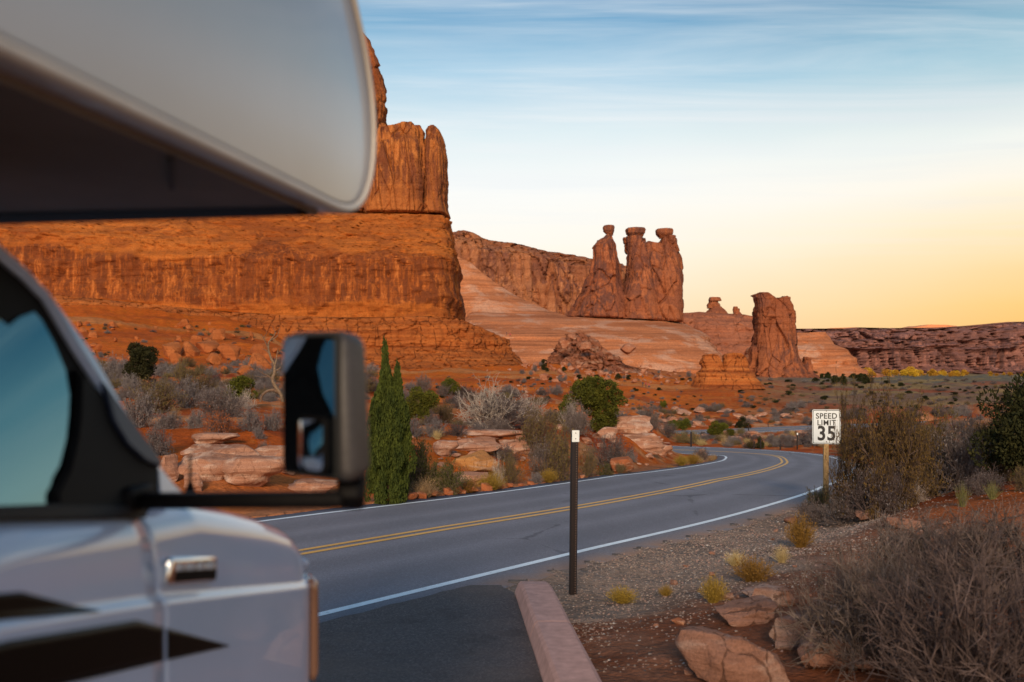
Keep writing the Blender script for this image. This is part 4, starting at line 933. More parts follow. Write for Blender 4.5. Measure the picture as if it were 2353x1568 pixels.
# ------------------------------------------------------------------ road furniture
M_rust = flat_mat('rusty_brown_steel', (.010, .0035, .003), .8, .0, nscale=30, namp=.4)
M_plate = flat_mat('reflective_white_plate', (.80, .84, .84), .35, nscale=20, namp=.05)
M_hole = flat_mat('dark_hole', (.02, .012, .012), .9)
M_bolt = flat_mat('steel_bolt', (.25, .22, .22), .4, .8)
def delineator(label, x, y, hgt, w=.05, plate=True, rz=0.0, lean=0.0, holes=True, group=None, zg=None):
    z = zg if zg is not None else H(x, y); r = empty('marker_post', (x, y, z), rz); tag(r, label, 'marker post', group); r.rotation_euler = (0, lean, rz)
    bm = bmesh.new(); bx(bm, (0, 0, hgt / 2 - .1), (w, w, hgt + .2), w * .10); bm_obj('post', bm, M_rust, r, True)
    if holes:
        bm = bmesh.new(); n = int(hgt / .0254)
        for i in range(1, n - 4):
            for (px, py, rot) in ((w * .22, -w / 2 - .0006, Matrix.Rotation(math.pi / 2, 4, 'X')), (w / 2 + .0006, 0, Matrix.Rotation(math.pi / 2, 4, 'Y'))):
                bmesh.ops.create_cone(bm, cap_ends=True, segments=8, radius1=.0052, radius2=.0052, depth=.0012, matrix=Matrix.Translation((px, py, i * .0254 * 1.02)) @ rot)
        h = bm_obj('perforations', bm, flat_mat('perforation', (.16, .10, .08), .8), r); h['kind'] = 'stuff'
    if plate:
        bm = bmesh.new(); ph = .115 * w / .065; bx(bm, (0, -w / 2 - .004, hgt - ph * .3), (w * 1.14, .004, ph), .0015); bm_obj('reflector_plate', bm, M_plate, r)
        for dz in (.26, -.22):
            bm = bmesh.new(); bmesh.ops.create_cone(bm, cap_ends=True, segments=12, radius1=w * .09, radius2=w * .07, depth=.004, matrix=Matrix.Translation((.0, -w / 2 - .008, hgt - ph * .3 + ph * dz)) @ Matrix.Rotation(math.pi / 2, 4, 'X')); bm_obj('bolt', bm, M_bolt, r)
    return r
gx, gy, gz = ground_at(1316, 1366)
Yp = gy; top = (VH - 994) / F * Yp; delineator('dark brown perforated steel post topped by a white plate, on the near gravel', gx, gy, top - gz, .069, True, math.radians(14), math.radians(.7))
for (u, vb, vt, w, lab, pl) in [(1832, 1034, 996, .07, 'thin dark marker post with white top, beyond the bend left of the sign', True), (1588, 1038, 993, .10, 'brown weathered marker post on the inner bank of the bend', False)]:
    x, y, z = ground_at(u, vb, 30); delineator(lab, x, y, (vb - vt) / F * y, w, pl, 0, 0, False, zg=(VH - vb) / F * y)
for k, (u, vb, vt) in enumerate([(1673, 1001, 985), (1720, 1001, 977), (1765, 985, 974), (1733, 1034, 1016), (1748, 1034, 1010), (1793, 1034, 1021)]):
    x, y, z = ground_at(u, vb, 55); r = delineator('', x, y, (vb - vt) / F * y, .07, False, 0, 0, False, zg=z)
    tag(r, ['thin stake by the far road, leftmost', 'thin stake by the far road, between two others', 'short thin stake on the far road verge, rightmost', 'thin stake behind the bend, left of a pair', 'tallest thin stake behind the bend, right of a pair', 'short lone stake between the pair and the thin marker post'][k], 'stake', 'thin stakes beyond the bend'); r.name = 'stake'
# speed limit sign
M_sign = flat_mat('sign_sheet_white', (.74, .80, .84), .4, nscale=3, namp=.04); M_ink = flat_mat('sign_ink_black', (.012, .012, .016), .5)
M_wood = flat_mat('yellow_wood_post', (.42, .26, .11), .85, nscale=14, namp=.3, bump=.4)
Ys = 20.0; kx = Ys / F; zg = H((1899 - UC) * kx, Ys)
sg = empty('speed_limit_sign', ((1899 - UC) * kx, Ys, zg), math.radians(-4)); tag(sg, 'white speed limit 35 sign on a tan wooden post, brown bush against its right edge', 'road sign')
zc = (VH - 981) * kx - zg; sw, sh_ = 64 * kx, 79 * kx
bm = bmesh.new(); bx(bm, (0, .045, zc / 2 - .15), (.098, .088, zc + .3), .008); bm_obj('post', bm, M_wood, sg, True)
def rr_plate(bm, w, h, r, y0, y1, z0):
    pts = []
    for (sx, sz, a0) in ((1, 1, 0), (-1, 1, 90), (-1, -1, 180), (1, -1, 270)):
        for k in range(6): a = math.radians(a0 + 18 * k); pts.append((sx * (w / 2 - r) + r * math.cos(a), sz * (h / 2 - r) + r * math.sin(a) + z0))
    A = [bm.verts.new((x, y0, z)) for x, z in pts]; B = [bm.verts.new((x, y1, z)) for x, z in pts]; n = len(A); bm.faces.new(A); bm.faces.new(B[::-1])
    for i in range(n): bm.faces.new((A[i], B[i], B[(i + 1) % n], A[(i + 1) % n]))
bm = bmesh.new(); rr_plate(bm, sw, sh_, .035, -.004, 0, zc); bmesh.ops.recalc_face_normals(bm, faces=bm.faces); bm_obj('sign_plate', bm, M_sign, sg)
def frame(bm, w, h, t, y, z0, r=.03):
    def pts(w, h, r): 
        o = []
        for (sx, sz, a0) in ((1, 1, 0), (-1, 1, 90), (-1, -1, 180), (1, -1, 270)):
            for k in range(6): a = math.radians(a0 + 18 * k); o.append((sx * (w / 2 - r) + r * math.cos(a), sz * (h / 2 - r) + r * math.sin(a) + z0))
        return o
    A = [bm.verts.new((x, y, z)) for x, z in pts(w, h, r)]; B = [bm.verts.new((x, y, z)) for x, z in pts(w - 2 * t, h - 2 * t, r - t * .5)]; n = len(A)
    for i in range(n): bm.faces.new((A[i], A[(i + 1) % n], B[(i + 1) % n], B[i]))
bm = bmesh.new(); frame(bm, sw - .022, sh_ - .022, .011, -.0062, zc); bmesh.ops.recalc_face_normals(bm, faces=bm.faces); o = bm_obj('border', bm, M_ink, sg); md = o.modifiers.new('thickness', 'SOLIDIFY'); md.thickness = .001
def word(txt, x, z, size, sx=1.0, bold=.0):
    c = bpy.data.curves.new('lettering', 'FONT'); c.body = txt; c.size = size; c.align_x = 'CENTER'; c.align_y = 'CENTER'; c.extrude = .0008; c.offset = bold; c.materials.append(M_ink)
    c.space_character = 1.08
    t_ = bpy.data.objects.new('t', c); COL.objects.link(t_); bpy.context.view_layer.update(); me = bpy.data.meshes.new_from_object(t_.evaluated_get(bpy.context.evaluated_depsgraph_get())); bpy.data.objects.remove(t_); o = bpy.data.objects.new('lettering', me); COL.objects.link(o); o.parent = sg; o.location = (x, -.0062, z); o.rotation_euler = (math.radians(90), 0, 0); o.scale = (sx, 1, 1); return o
word('SPEED', .0, zc + sh_ * .305, .155, .95, .0025); word('LIMIT', 0, zc + sh_ * .11, .155, .95, .0025); word('35', 0, zc - sh_ * .21, .40, .90, .010)
for dz in (.46, -.435):
    bm = bmesh.new(); bmesh.ops.create_cone(bm, cap_ends=True, segments=12, radius1=.013, radius2=.010, depth=.008, matrix=Matrix.Translation((0, -.008, zc + sh_ * dz)) @ Matrix.Rotation(math.pi / 2, 4, 'X')); bm_obj('bolt', bm, M_bolt, sg)
# ------------------------------------------------------------------ plant and stone shapes
def unit(v): return v / np.maximum(np.linalg.norm(v, axis=-1, keepdims=True), 1e-9)
def grow(rng, st, d, ln, nseg, wob, up=0.0):
    N = len(st); pts = [st]; d = unit(d)
    for k in range(nseg):
        d = unit(d + rng.normal(0, wob, (N, 3)) + np.array([0, 0, up])); pts.append(pts[-1] + d * (ln / nseg)[:, None])
    return np.stack(pts, 1)
def along(rng, pts, n, lo, hi):
    """n start points per stem with the local direction"""
    N, m, _ = pts.shape; idx = np.repeat(np.arange(N), n); t = rng.uniform(lo, hi, len(idx)) * (m - 1); i = np.minimum(t.astype(int), m - 2); f = (t - i)[:, None]
    return pts[idx, i] * (1 - f) + pts[idx, i + 1] * f, unit(pts[idx, i + 1] - pts[idx, i]), idx
def prisms(pts, r0, r1, sides=3):
    """pts (N,m,3); radii arrays (N,)"""
    N, m, _ = pts.shape; t = np.linspace(0, 1, m)[None, :]; R = (r0[:, None] * (1 - t) + r1[:, None] * t)
    tan = unit(np.gradient(pts, axis=1)); ref = np.where(np.abs(tan[..., 2:3]) > .9, np.array([1., 0, 0]), np.array([0, 0, 1.])); a = unit(np.cross(tan, ref)); b = np.cross(tan, a)
    an = np.arange(sides) * 2 * math.pi / sides
    V = pts[:, :, None, :] + R[:, :, None, None] * (a[:, :, None, :] * np.cos(an)[None, None, :, None] + b[:, :, None, :] * np.sin(an)[None, None, :, None])
    base = (np.arange(N) * m * sides)[:, None, None]; i = np.arange(m - 1)[None, :, None]; j = np.arange(sides)[None, None, :]; jn = (j + 1) % sides
    Fc = np.stack([base + i * sides + j, base + i * sides + jn, base + (i + 1) * sides + jn, base + (i + 1) * sides + j], -1).reshape(-1, 4)
    return V.reshape(-1, 3), Fc
def blades(pts, size, rng, asp=.45, up=.3, out=None):
    """one four-sided leaf per point"""
    N = len(pts); d = rng.normal(0, 1, (N, 3)); d[:, 2] += up
    if out is not None: d += out
    d = unit(d); s = unit(np.cross(d, rng.normal(0, 1, (N, 3)))); L_ = size * rng.uniform(.6, 1.4, N)[:, None]
    a = pts; b = pts + d * L_ * .5 + s * L_ * asp * .5; c = pts + d * L_; e = pts + d * L_ * .5 - s * L_ * asp * .5
    V = np.stack([a, b, c, e], 1).reshape(-1, 3); Fc = np.arange(N * 4).reshape(-1, 4); return V, Fc
def join(*parts):
    V = []; Fc = []; mi = []; n = 0
    for (v, f, m) in parts: V.append(v); Fc.append(f + n); mi += [m] * len(f); n += len(v)
    return np.vstack(V), np.vstack(Fc), mi
def plant_mat(name, a, b, scale=8.0, rough=.85, trans=0.0):
    m, nt, bs = new_mat(name); nb = NB(nt); oi = nb.N('ShaderNodeObjectInfo')
    n = nb.noise(nb.coord((scale,) * 3), 1, 4, .6)
    c = nb.ramp(n, [(.3, a), (.7, b)])
    hv = nb.N('ShaderNodeHueSaturation'); nt.links.new(c, hv.inputs['Color']); r = oi.outputs['Random']
    nt.links.new(nb.math('ADD', nb.math('MULTIPLY', r, .5), .78), hv.inputs['Value']); nt.links.new(nb.math('ADD', nb.math('MULTIPLY', r, .03), .485), hv.inputs['Hue'])
    nt.links.new(hv.outputs[0], bs.inputs['Base Color']); bs.inputs['Roughness'].default_value = rough; bs.inputs['Specular IOR Level'].default_value = .2
    return m
M_sage = plant_mat('grey_sage_twigs', (.11, .085, .085), (.25, .21, .21)); M_sagel = plant_mat('grey_sage_leaves', (.13, .11, .105), (.22, .195, .19))
M_bare = plant_mat('pale_dead_wood', (.26, .20, .17), (.50, .42, .37)); M_brown = plant_mat('brown_twigs', (.085, .055, .040), (.22, .155, .12))
M_dkgrey = plant_mat('dark_grey_twigs', (.06, .042, .038), (.20, .15, .14)); M_olive = plant_mat('olive_leaves', (.10, .075, .022), (.22, .165, .05))
M_gold = plant_mat('golden_straw', (.17, .10, .018), (.38, .23, .042)); M_straw = plant_mat('dry_straw', (.30, .20, .09), (.55, .40, .20))
M_jun = plant_mat('juniper_foliage', (.032, .045, .006), (.14, .14, .016)); M_junc = plant_mat('upright_juniper_foliage', (.018, .028, .005), (.075, .088, .013)); M_jund = plant_mat('dark_juniper_foliage', (.014, .018, .006), (.045, .045, .012))
M_grn = plant_mat('dark_green_leaves', (.03, .038, .008), (.10, .09, .02)); M_rust_l = plant_mat('rust_seed_heads', (.25, .075, .015), (.45, .17, .04)); M_yel = plant_mat('yellow_autumn_leaves', (.40, .22, .02), (.66, .38, .04))
M_bark = plant_mat('juniper_bark', (.10, .065, .045), (.26, .18, .12), 20); M_brleaf = plant_mat('brown_olive_leaves', (.055, .032, .010), (.16, .098, .028)); M_yucca = plant_mat('pale_green_blades', (.12, .12, .04), (.26, .24, .09))
M_dkbr = plant_mat('dark_brown_branches', (.035, .022, .016), (.15, .10, .075))
PROTO = {}
def proto(kind, k, V, Fc, mi, mats):
    me = mesh_np(kind, V, Fc, mats, None, False, mi); d = me.data; bpy.data.objects.remove(me); PROTO.setdefault(kind, []).append(d); return d
def dome_dirs(rng, n, lo=.12, hi=1.0):
    a = rng.uniform(0, 2 * math.pi, n); z = rng.uniform(lo, hi, n); r = np.sqrt(np.maximum(0, 1 - z * z)); return np.stack([r * np.cos(a), r * np.sin(a), z], 1)
def mk_shrub(kind, seed, n0=34, n1=7, n2=6, l0=.55, l1=.26, l2=.12, w0=.10, w1=.25, w2=.3, r=(.010, .0045, .0022), nleaf=0, lsize=.03, mats=None, lo=.10, lasp=.5, up=.05, cross=.06, zsc=1.0, l3=0, tiponly=False, k3=3):
    rng = np.random.default_rng(seed); d = dome_dirs(rng, n0, lo); st = np.concatenate([rng.normal(0, cross, (n0, 2)), np.zeros((n0, 1))], 1)
    L0 = l0 * rng.uniform(.75, 1.1, n0); p0 = grow(rng, st, d, L0, 5, w0, up); parts = [(*prisms(p0, np.full(n0, r[0]), np.full(n0, r[1])), 0)]
    s1, d1, ix = along(rng, p0, n1, .25, 1.0); N = len(s1); L1 = l1 * rng.uniform(.6, 1.2, N); p1 = grow(rng, s1, d1 + rng.normal(0, .55, (N, 3)), L1, 3, w1, up)
    parts.append((*prisms(p1, np.full(N, r[1]), np.full(N, r[2])), 0)); tips = p1
    s2, d2, ix = along(rng, p1, n2, .2, 1.0); N = len(s2); L2 = l2 * rng.uniform(.5, 1.3, N); p2 = grow(rng, s2, d2 + rng.normal(0, .6, (N, 3)), L2, 2, w2, up)
    parts.append((*prisms(p2, np.full(N, r[2]), np.full(N, r[2] * .55)), 0)); tips = p2
    if l3:
        s3, d3, ix = along(rng, p2, k3, .2, 1.0); N = len(s3); L3_ = l3 * rng.uniform(.5, 1.3, N); p3 = grow(rng, s3, d3 + rng.normal(0, .7, (N, 3)), L3_, 1, w2, up)
        parts.append((*prisms(p3, np.full(N, r[2] * .7), np.full(N, r[2] * .4)), 0)); tips = p3
    if nleaf:
        q, dd, ix = along(rng, tips, 1 if nleaf <= len(tips) else int(math.ceil(nleaf / len(tips))), .35 if not tiponly else .8, 1.0); q = q[rng.permutation(len(q))[:nleaf]]
        parts.append((*blades(q, lsize, rng, lasp, .5), 1))
    V, Fc, mi = join(*parts); V = V * np.array([1, 1, zsc]); s = np.percentile(np.hypot(V[:, 0], V[:, 1]), 98.5); V = V / (2 * s) * 1.0
    V = V * np.array([1, 1, 1 / max(1e-6, np.percentile(V[:, 2], 99.3))])      # width 1, height 1 (scaled on placing)
    V[:, 2] = np.maximum(V[:, 2], -.02)
    return proto(kind, 0, V, Fc, mi, mats)
for s in range(4): mk_shrub('sagebrush', 100 + s, 40, 7, 6, nleaf=4200, lsize=.034, mats=[M_sage, M_sagel], lo=.05)
for s in range(3): mk_shrub('olive_shrub', 120 + s, 46, 7, 5, .6, .22, .10, .06, .15, .2, nleaf=4200, lsize=.042, mats=[M_brown, M_olive], lo=.2, lasp=.25)
for s in range(3): mk_shrub('bare_shrub', 140 + s, 26, 7, 5, .6, .30, .15, .16, .3, .35, (.011, .005, .0028), mats=[M_bare, M_bare], lo=.12)
for s in range(3): mk_shrub('twig_shrub', 160 + s, 38, 8, 7, .58, .26, .12, .14, .28, .35, nleaf=1500, lsize=.026, mats=[M_dkgrey, M_sagel], lo=.08)
for s in range(2): mk_shrub('green_shrub', 180 + s, 44, 8, 5, .6, .24, .10, .08, .2, .3, nleaf=6500, lsize=.045, mats=[M_brown, M_grn], lo=.15, lasp=.3)
for s in range(2): mk_shrub('rust_shrub', 190 + s, 34, 7, 6, nleaf=3200, lsize=.038, mats=[M_sage, M_rust_l], lo=.15, tiponly=True)
for s in range(2): mk_shrub('leafy_bush', 200 + s, 22, 9, 7, .66, .30, .14, .26, .4, .4, (.013, .005, .0022), nleaf=13000, lsize=.023, mats=[M_dkbr, M_brleaf], lo=.12, lasp=.5, l3=.06)
for s in range(3): mk_shrub('foreground_shrub', 210 + s, 46, 7, 6, .62, .32, .18, .18, .28, .36, (.010, .0046, .0027), nleaf=0, mats=[plant_mat('grey_brown_twigs', (.034, .024, .022), (.24, .178, .158), 9)], lo=.10, up=.12)
def mk_tuft(kind, seed, n, mats, spread=.5, wob=.08, seg=3, r=.006, heads=0, droop=-.02):
    rng = np.random.default_rng(seed); d = dome_dirs(rng, n, .35); st = np.concatenate([rng.normal(0, .10, (n, 2)), np.zeros((n, 1))], 1)
    p = grow(rng, st, d * np.array([spread, spread, 1]), rng.uniform(.6, 1.05, n), seg, wob, droop); parts = [(*prisms(p, np.full(n, r), np.full(n, r * .25)), 0)]
    if heads: q, dd, ix = along(rng, p, heads, .6, 1.0); parts.append((*blades(q, .07, rng, .3, 1.2), 1))
    V, Fc, mi = join(*parts); s = np.percentile(np.hypot(V[:, 0], V[:, 1]), 98); V = V * np.array([.5 / s, .5 / s, 1 / np.percentile(V[:, 2], 98)]); return proto(kind, 0, V, Fc, mi, mats)
for s in range(3): mk_tuft('golden_tuft', 230 + s, 420, [M_gold, M_gold], .8, .10, 3, .007, 4)
for s in range(3): mk_tuft('dry_tuft', 240 + s, 260, [M_straw, M_straw], .7, .12, 3, .007, 1)
for s in range(2): mk_tuft('yucca_tuft', 250 + s, 130, [M_yucca, M_yucca], .7, .03, 2, .012, 0, 0)
def clumps(rng, cen, rad, n, size, asp=.5, squash=1.0):
    """leaf sprays on and inside lobes"""
    m = len(cen); w = rad**2 / (rad**2).sum(); idx = rng.choice(m, n, p=w); d = unit(rng.normal(0, 1, (n, 3))); rr = rad[idx] * rng.uniform(.55, 1.05, n)**.6
    bumpy = 1 + .22 * fbm(d[:, 0] * 2.5 + idx, d[:, 1] * 2.5, d[:, 2] * 2.5, 3, 7)
    p = cen[idx] + d * (rr * bumpy)[:, None] * np.array([1, 1, squash]); return blades(p, size, rng, asp, .7, out=d * 1.1)
def mk_juniper(kind, seed, nl, mats, n=9000, size=.045, shape='round', trunk=.05):
    rng = np.random.default_rng(seed); cen = []; rad = []
    if shape == 'round':
        for k in range(nl):
            a = rng.uniform(0, 6.28); z = rng.uniform(.22, .82); r = rng.uniform(.05, .34) * math.sqrt(max(.1, 1 - (z - .45)**2 * 2.6)); cen.append((r * math.cos(a), r * math.sin(a), z)); rad.append(rng.uniform(.10, .20))
    elif shape == 'wide':
        for k in range(nl):
            a = rng.uniform(0, 6.28); z = rng.uniform(.12, .80); r = rng.uniform(.1, .42) * math.sqrt(max(.08, 1 - z * z)); cen.append((r * math.cos(a), r * math.sin(a), z)); rad.append(rng.uniform(.09, .17))
    elif shape == 'cone':
        for k in range(nl):
            z = rng.uniform(.05, .95); r = (1 - z) * .36 * math.sqrt(rng.uniform(.1, 1)); a = rng.uniform(0, 6.28); cen.append((r * math.cos(a), r * math.sin(a), z)); rad.append(.05 + .13 * (1 - z))
    cen, rad = np.array(cen), np.array(rad)
    if shape == 'wide' or shape == 'round': cen = cen
    fo = clumps(rng, cen, rad, n, size); st = np.zeros((1, 3)); tr = grow(rng, st, np.array([[.1, .05, 1.0]]), np.array([.62]), 5, .12)
    br = []
    s, d, ix = along(rng, tr, min(14, nl), .15, 1.0)
    tgt = cen[rng.permutation(len(cen))[:len(s)]]; p = np.stack([s + (tgt - s) * t + np.array([0, 0, .05]) * math.sin(t * 3.1) + rng.normal(0, .012, s.shape) * (0 < t < 1) for t in np.linspace(0, 1, 5)], 1)
    V, Fc, mi = join((*prisms(tr, np.array([trunk]), np.array([trunk * .4]), 7), 0), (*prisms(p, np.full(len(p), trunk * .4), np.full(len(p), .006), 4), 0)); Vf, Ff = fo
    s = max(.3, np.percentile(np.hypot(Vf[:, 0], Vf[:, 1]), 98)) * 2; h = np.percentile(Vf[:, 2], 99.3); sc = np.array([1 / s, 1 / s, 1 / h])
    a = mesh_np('trunk', V * sc, Fc, [mats[0]], None, True); b = mesh_np('crown', Vf * sc, Ff, [mats[1]], None, False); da, db = a.data, b.data; bpy.data.objects.remove(a); bpy.data.objects.remove(b)
    PROTO.setdefault(kind, []).append((da, db))
mk_juniper('juniper', 300, 26, [M_bark, M_jun], 12000, .042); mk_juniper('juniper', 301, 22, [M_bark, M_jun], 11000, .045); mk_juniper('juniper_wide', 302, 34, [M_bark, M_jun], 14000, .036, 'wide'); mk_juniper('juniper_wide', 303, 26, [M_bark, M_jun], 12000, .040, 'wide')
def mk_big():
    rng = np.random.default_rng(311); L_ = [(-.34, .44, .13), (-.40, .26, .10), (-.30, .60, .10), (-.14, .78, .15), (-.02, .88, .12), (.10, .84, .15), (.26, .80, .13), (.38, .68, .11), (.44, .56, .08), (.06, .60, .20), (.22, .56, .17), (.04, .42, .16), (.20, .34, .17), (.26, .18, .14), (.12, .16, .13), (.20, .06, .10), (-.06, .66, .15), (.32, .40, .10)]
    cen = []; rad = []
    for x, z, r_ in L_:
        for k in range(2): cen.append((x, rng.uniform(-.22, .22), z + rng.uniform(-.02, .02))); rad.append(r_ * rng.uniform(.8, 1.0))
    fo = clumps(rng, np.array(cen), np.array(rad), 21000, .034); tr = grow(rng, np.array([[.12, 0, 0], [.05, .05, 0]]), np.array([[.1, .05, 1.0], [-.6, 0, 1.0]]), np.array([.7, .6]), 5, .12)
    a = mesh_np('trunk', *prisms(tr, np.array([.035, .022]), np.array([.012, .008]), 7), [M_bark], None, True); b = mesh_np('crown', *fo, [M_jun], None, False); PROTO['juniper_big'] = [(a.data, b.data)]; bpy.data.objects.remove(a); bpy.data.objects.remove(b)
mk_big()
mk_juniper('juniper_dark', 304, 26, [M_bark, M_jund], 12000, .04); mk_juniper('juniper_dark', 306, 30, [M_bark, M_jund], 12000, .04); mk_juniper('juniper_cone', 305, 30, [M_bark, M_jund], 7000, .05, 'cone')
mk_juniper('autumn_tree', 307, 18, [M_bark, M_yel], 2600, .09); mk_juniper('autumn_tree', 308, 18, [M_bark, M_yel], 2600, .09, 'wide')
mk_juniper('small_juniper', 309, 12, [M_bark, M_jund], 1500, .10); mk_juniper('small_juniper', 310, 12, [M_bark, M_jund], 1500, .10, 'wide')
# upright juniper: a sheaf of flame-shaped spires
def mk_upright(seed):
    rng = np.random.default_rng(seed); pts = []; outs = []
    def lobes(n, cx, cy, z0, z1, env, w):
        for k in range(n):
            z = z0 + (z1 - z0) * rng.uniform(0, 1); R_ = env(z); a = rng.uniform(0, 6.28); r = R_ * rng.uniform(.35, 1.0); lw = w * rng.uniform(.7, 1.25) * (.45 + .55 * min(1, R_ / .3)); lh = rng.uniform(.05, .105); m = int(420 * (lw / .1))
            t = rng.uniform(-1, 1, m); q = lw * np.sqrt(np.maximum(0, 1 - t * t)) * np.interp(t, [-1, 0, 1], [1, 1, .55]) * rng.uniform(.5, 1.05, m); b = rng.uniform(0, 6.28, m)
            pts.append(np.stack([cx + r * math.cos(a) + q * np.cos(b), cy + r * math.sin(a) + q * np.sin(b), z + t * lh], 1)); outs.append(np.stack([np.cos(b) * .6 + .5 * math.cos(a), np.sin(b) * .6 + .5 * math.sin(a), np.full(m, .35)], 1))
    lobes(170, 0, 0, .03, .72, lambda z: float(np.interp(z, [0, .10, .4, .62, .75], [.48, .50, .46, .34, .16])), .115)
    lobes(36, -.08, 0, .62, .97, lambda z: float(np.interp(z, [.6, .8, .9, 1], [.18, .09, .05, .01])), .085)
    lobes(20, .20, .03, .58, .83, lambda z: float(np.interp(z, [.58, .74, .86], [.14, .07, .01])), .085)
    pts = np.vstack(pts); outs = np.vstack(outs); pts[:, 2] = np.maximum(pts[:, 2], .0); V, Fc = blades(pts, .030, rng, .55, 0, outs * .7); tr = grow(rng, np.zeros((5, 3)), dome_dirs(rng, 5, .9), np.full(5, .7), 4, .05)
    a = mesh_np('trunk', *prisms(tr, np.full(5, .03), np.full(5, .008), 5), [M_bark], None, True); b = mesh_np('crown', V, Fc, [M_junc], None, False); da, db = a.data, b.data; bpy.data.objects.remove(a); bpy.data.objects.remove(b); PROTO['upright_juniper'] = [(da, db)]
mk_upright(320)

_rr = random.Random(5); _cnt = {}
CATS = {'sagebrush': ('sagebrush', 'shrub'), 'olive_shrub': ('olive_shrub', 'shrub'), 'bare_shrub': ('bare_shrub', 'shrub'), 'twig_shrub': ('twiggy_shrub', 'shrub'), 'green_shrub': ('green_shrub', 'shrub'), 'rust_shrub': ('rust_shrub', 'shrub'),
        'leafy_bush': ('leafy_bush', 'bush'), 'foreground_shrub': ('twiggy_bush', 'bush'), 'golden_tuft': ('golden_shrub', 'shrub'), 'dry_tuft': ('grass_tuft', 'grass tuft'), 'yucca_tuft': ('yucca', 'yucca'),
        'juniper': ('juniper_tree', 'juniper'), 'juniper_big': ('juniper_tree', 'juniper'), 'juniper_wide': ('juniper_tree', 'juniper'), 'juniper_dark': ('juniper_tree', 'juniper'), 'juniper_cone': ('juniper_tree', 'juniper'), 'autumn_tree': ('cottonwood_tree', 'tree'), 'small_juniper': ('juniper_tree', 'juniper'), 'upright_juniper': ('upright_juniper', 'juniper')}
def plant(kind, u, v, w, h, label, group=None, Y=None, sink=.0, which=None, one=False, lean=0.0, rz=None, ymin=5.0):
    """stand a plant whose foot is seen at (u, v), w by h picture units"""
    if Y is None: x, y, z = ground_at(u, v, ymin)
    else: y = Y; x = (u - UC) / F * Y; z = H(x, y)
    k = _cnt.get(kind, 0); _cnt[kind] = k + 1; pr = PROTO[kind][(k if which is None else which) % len(PROTO[kind])]; nm, cat = CATS[kind]
    W_ = w / F * y; H_ = h / F * y
    if isinstance(pr, tuple) and not one:
        r = empty(nm, (x, y, z - sink * H_)); a = bpy.data.objects.new('trunk', pr[0]); b = bpy.data.objects.new('crown', pr[1])
        for c in (a, b): COL.objects.link(c); c.parent = r
    else:
        r = bpy.data.objects.new(nm, pr[1] if isinstance(pr, tuple) else pr); COL.objects.link(r); r.location = (x, y, z - sink * H_)
    r.rotation_euler = (0, lean, _rr.uniform(0, 6.28) if rz is None else rz); r.scale = (W_, W_ * _rr.uniform(.85, 1.1), H_)
    tag(r, label, cat, group); return r
# stones
def mk_stone(seed, sub=3, blocky=.6, strata=0.0, rough=.06):
    bm = bmesh.new(); bmesh.ops.create_cube(bm, size=1.0); bmesh.ops.subdivide_edges(bm, edges=bm.edges[:], cuts=2**sub - 1, use_grid_fill=True)
    P_ = np.array([v.co[:] for v in bm.verts]); q = unit(P_) * .5; P_ = P_ * blocky + q * (1 - blocky)
    rng = np.random.default_rng(seed)
    for k in range(14):
        n = unit(rng.normal(0, 1, 3)); dlim = rng.uniform(.25, .44); s = P_ @ n; over = np.maximum(0, s - dlim); P_ = P_ - over[:, None] * n * .92
    nr = unit(P_); d = fbm(P_[:, 0] * 2.2 + seed, P_[:, 1] * 2.2, P_[:, 2] * 2.2, 4, seed) * rough * 1.6
    if strata: d = d + vnoise(P_[:, 2] * 9 + fbm(P_[:, 0] * 2, P_[:, 1] * 2, 0, 2, seed), 0, 0, seed) * strata * (1 - np.abs(nr[:, 2]))
    P_ = P_ + nr * d[:, None]
    for v, p in zip(bm.verts, P_): v.co = p
    P_ /= 1
    mn, mx = P_.min(0), P_.max(0)
    for v in bm.verts: v.co = ((v.co.x - (mn[0] + mx[0]) / 2) / (mx[0] - mn[0]), (v.co.y - (mn[1] + mx[1]) / 2) / (mx[1] - mn[1]), (v.co.z - mn[2]) / (mx[2] - mn[2]))
    return bm
def stone_mesh(name, mat, **k):
    bm = mk_stone(**k); me = bpy.data.meshes.new(name); bm.to_mesh(me); bm.free(); me.materials.append(mat); me.polygons.foreach_set('use_smooth', [True] * len(me.polygons))
    try: me.set_sharp_from_angle(angle=math.radians(35))
    except Exception: pass
    return me
M_st_red = rock_mat('red_stone', (.44, .15, .06), (.30, .085, .035), (.2, .06, .03), .02, 0, .3, .5, pale=(.50, .27, .17), crackamt=.3)
M_st_pale = rock_mat('pale_pink_sandstone', (.50, .27, .18), (.38, .16, .09), (.25, .1, .06), .03, 0, .75, 1.0, pale=(.62, .42, .32), crackamt=.35)
M_st_gold = rock_mat('golden_sandstone', (.50, .24, .08), (.38, .14, .05), (.3, .1, .05), .03, 0, .5, .8, pale=(.52, .33, .22), crackamt=.5)
M_st_dim = rock_mat('dusty_pink_rock', (.34, .18, .13), (.24, .11, .07), (.2, .1, .06), .03, 0, .5, .9, pale=(.40, .27, .22), crackamt=.7)
M_st_tal = rock_mat('orange_talus', (.48, .16, .05), (.32, .09, .03), (.2, .06, .03), .12, 0, .4, .8, crackamt=.5)
M_st_rub = rock_mat('rubble_block_rock', (.46, .20, .115), (.32, .115, .06), (.2, .07, .04), .12, 0, .4, .8, pale=(.52, .30, .2), crackamt=.3)
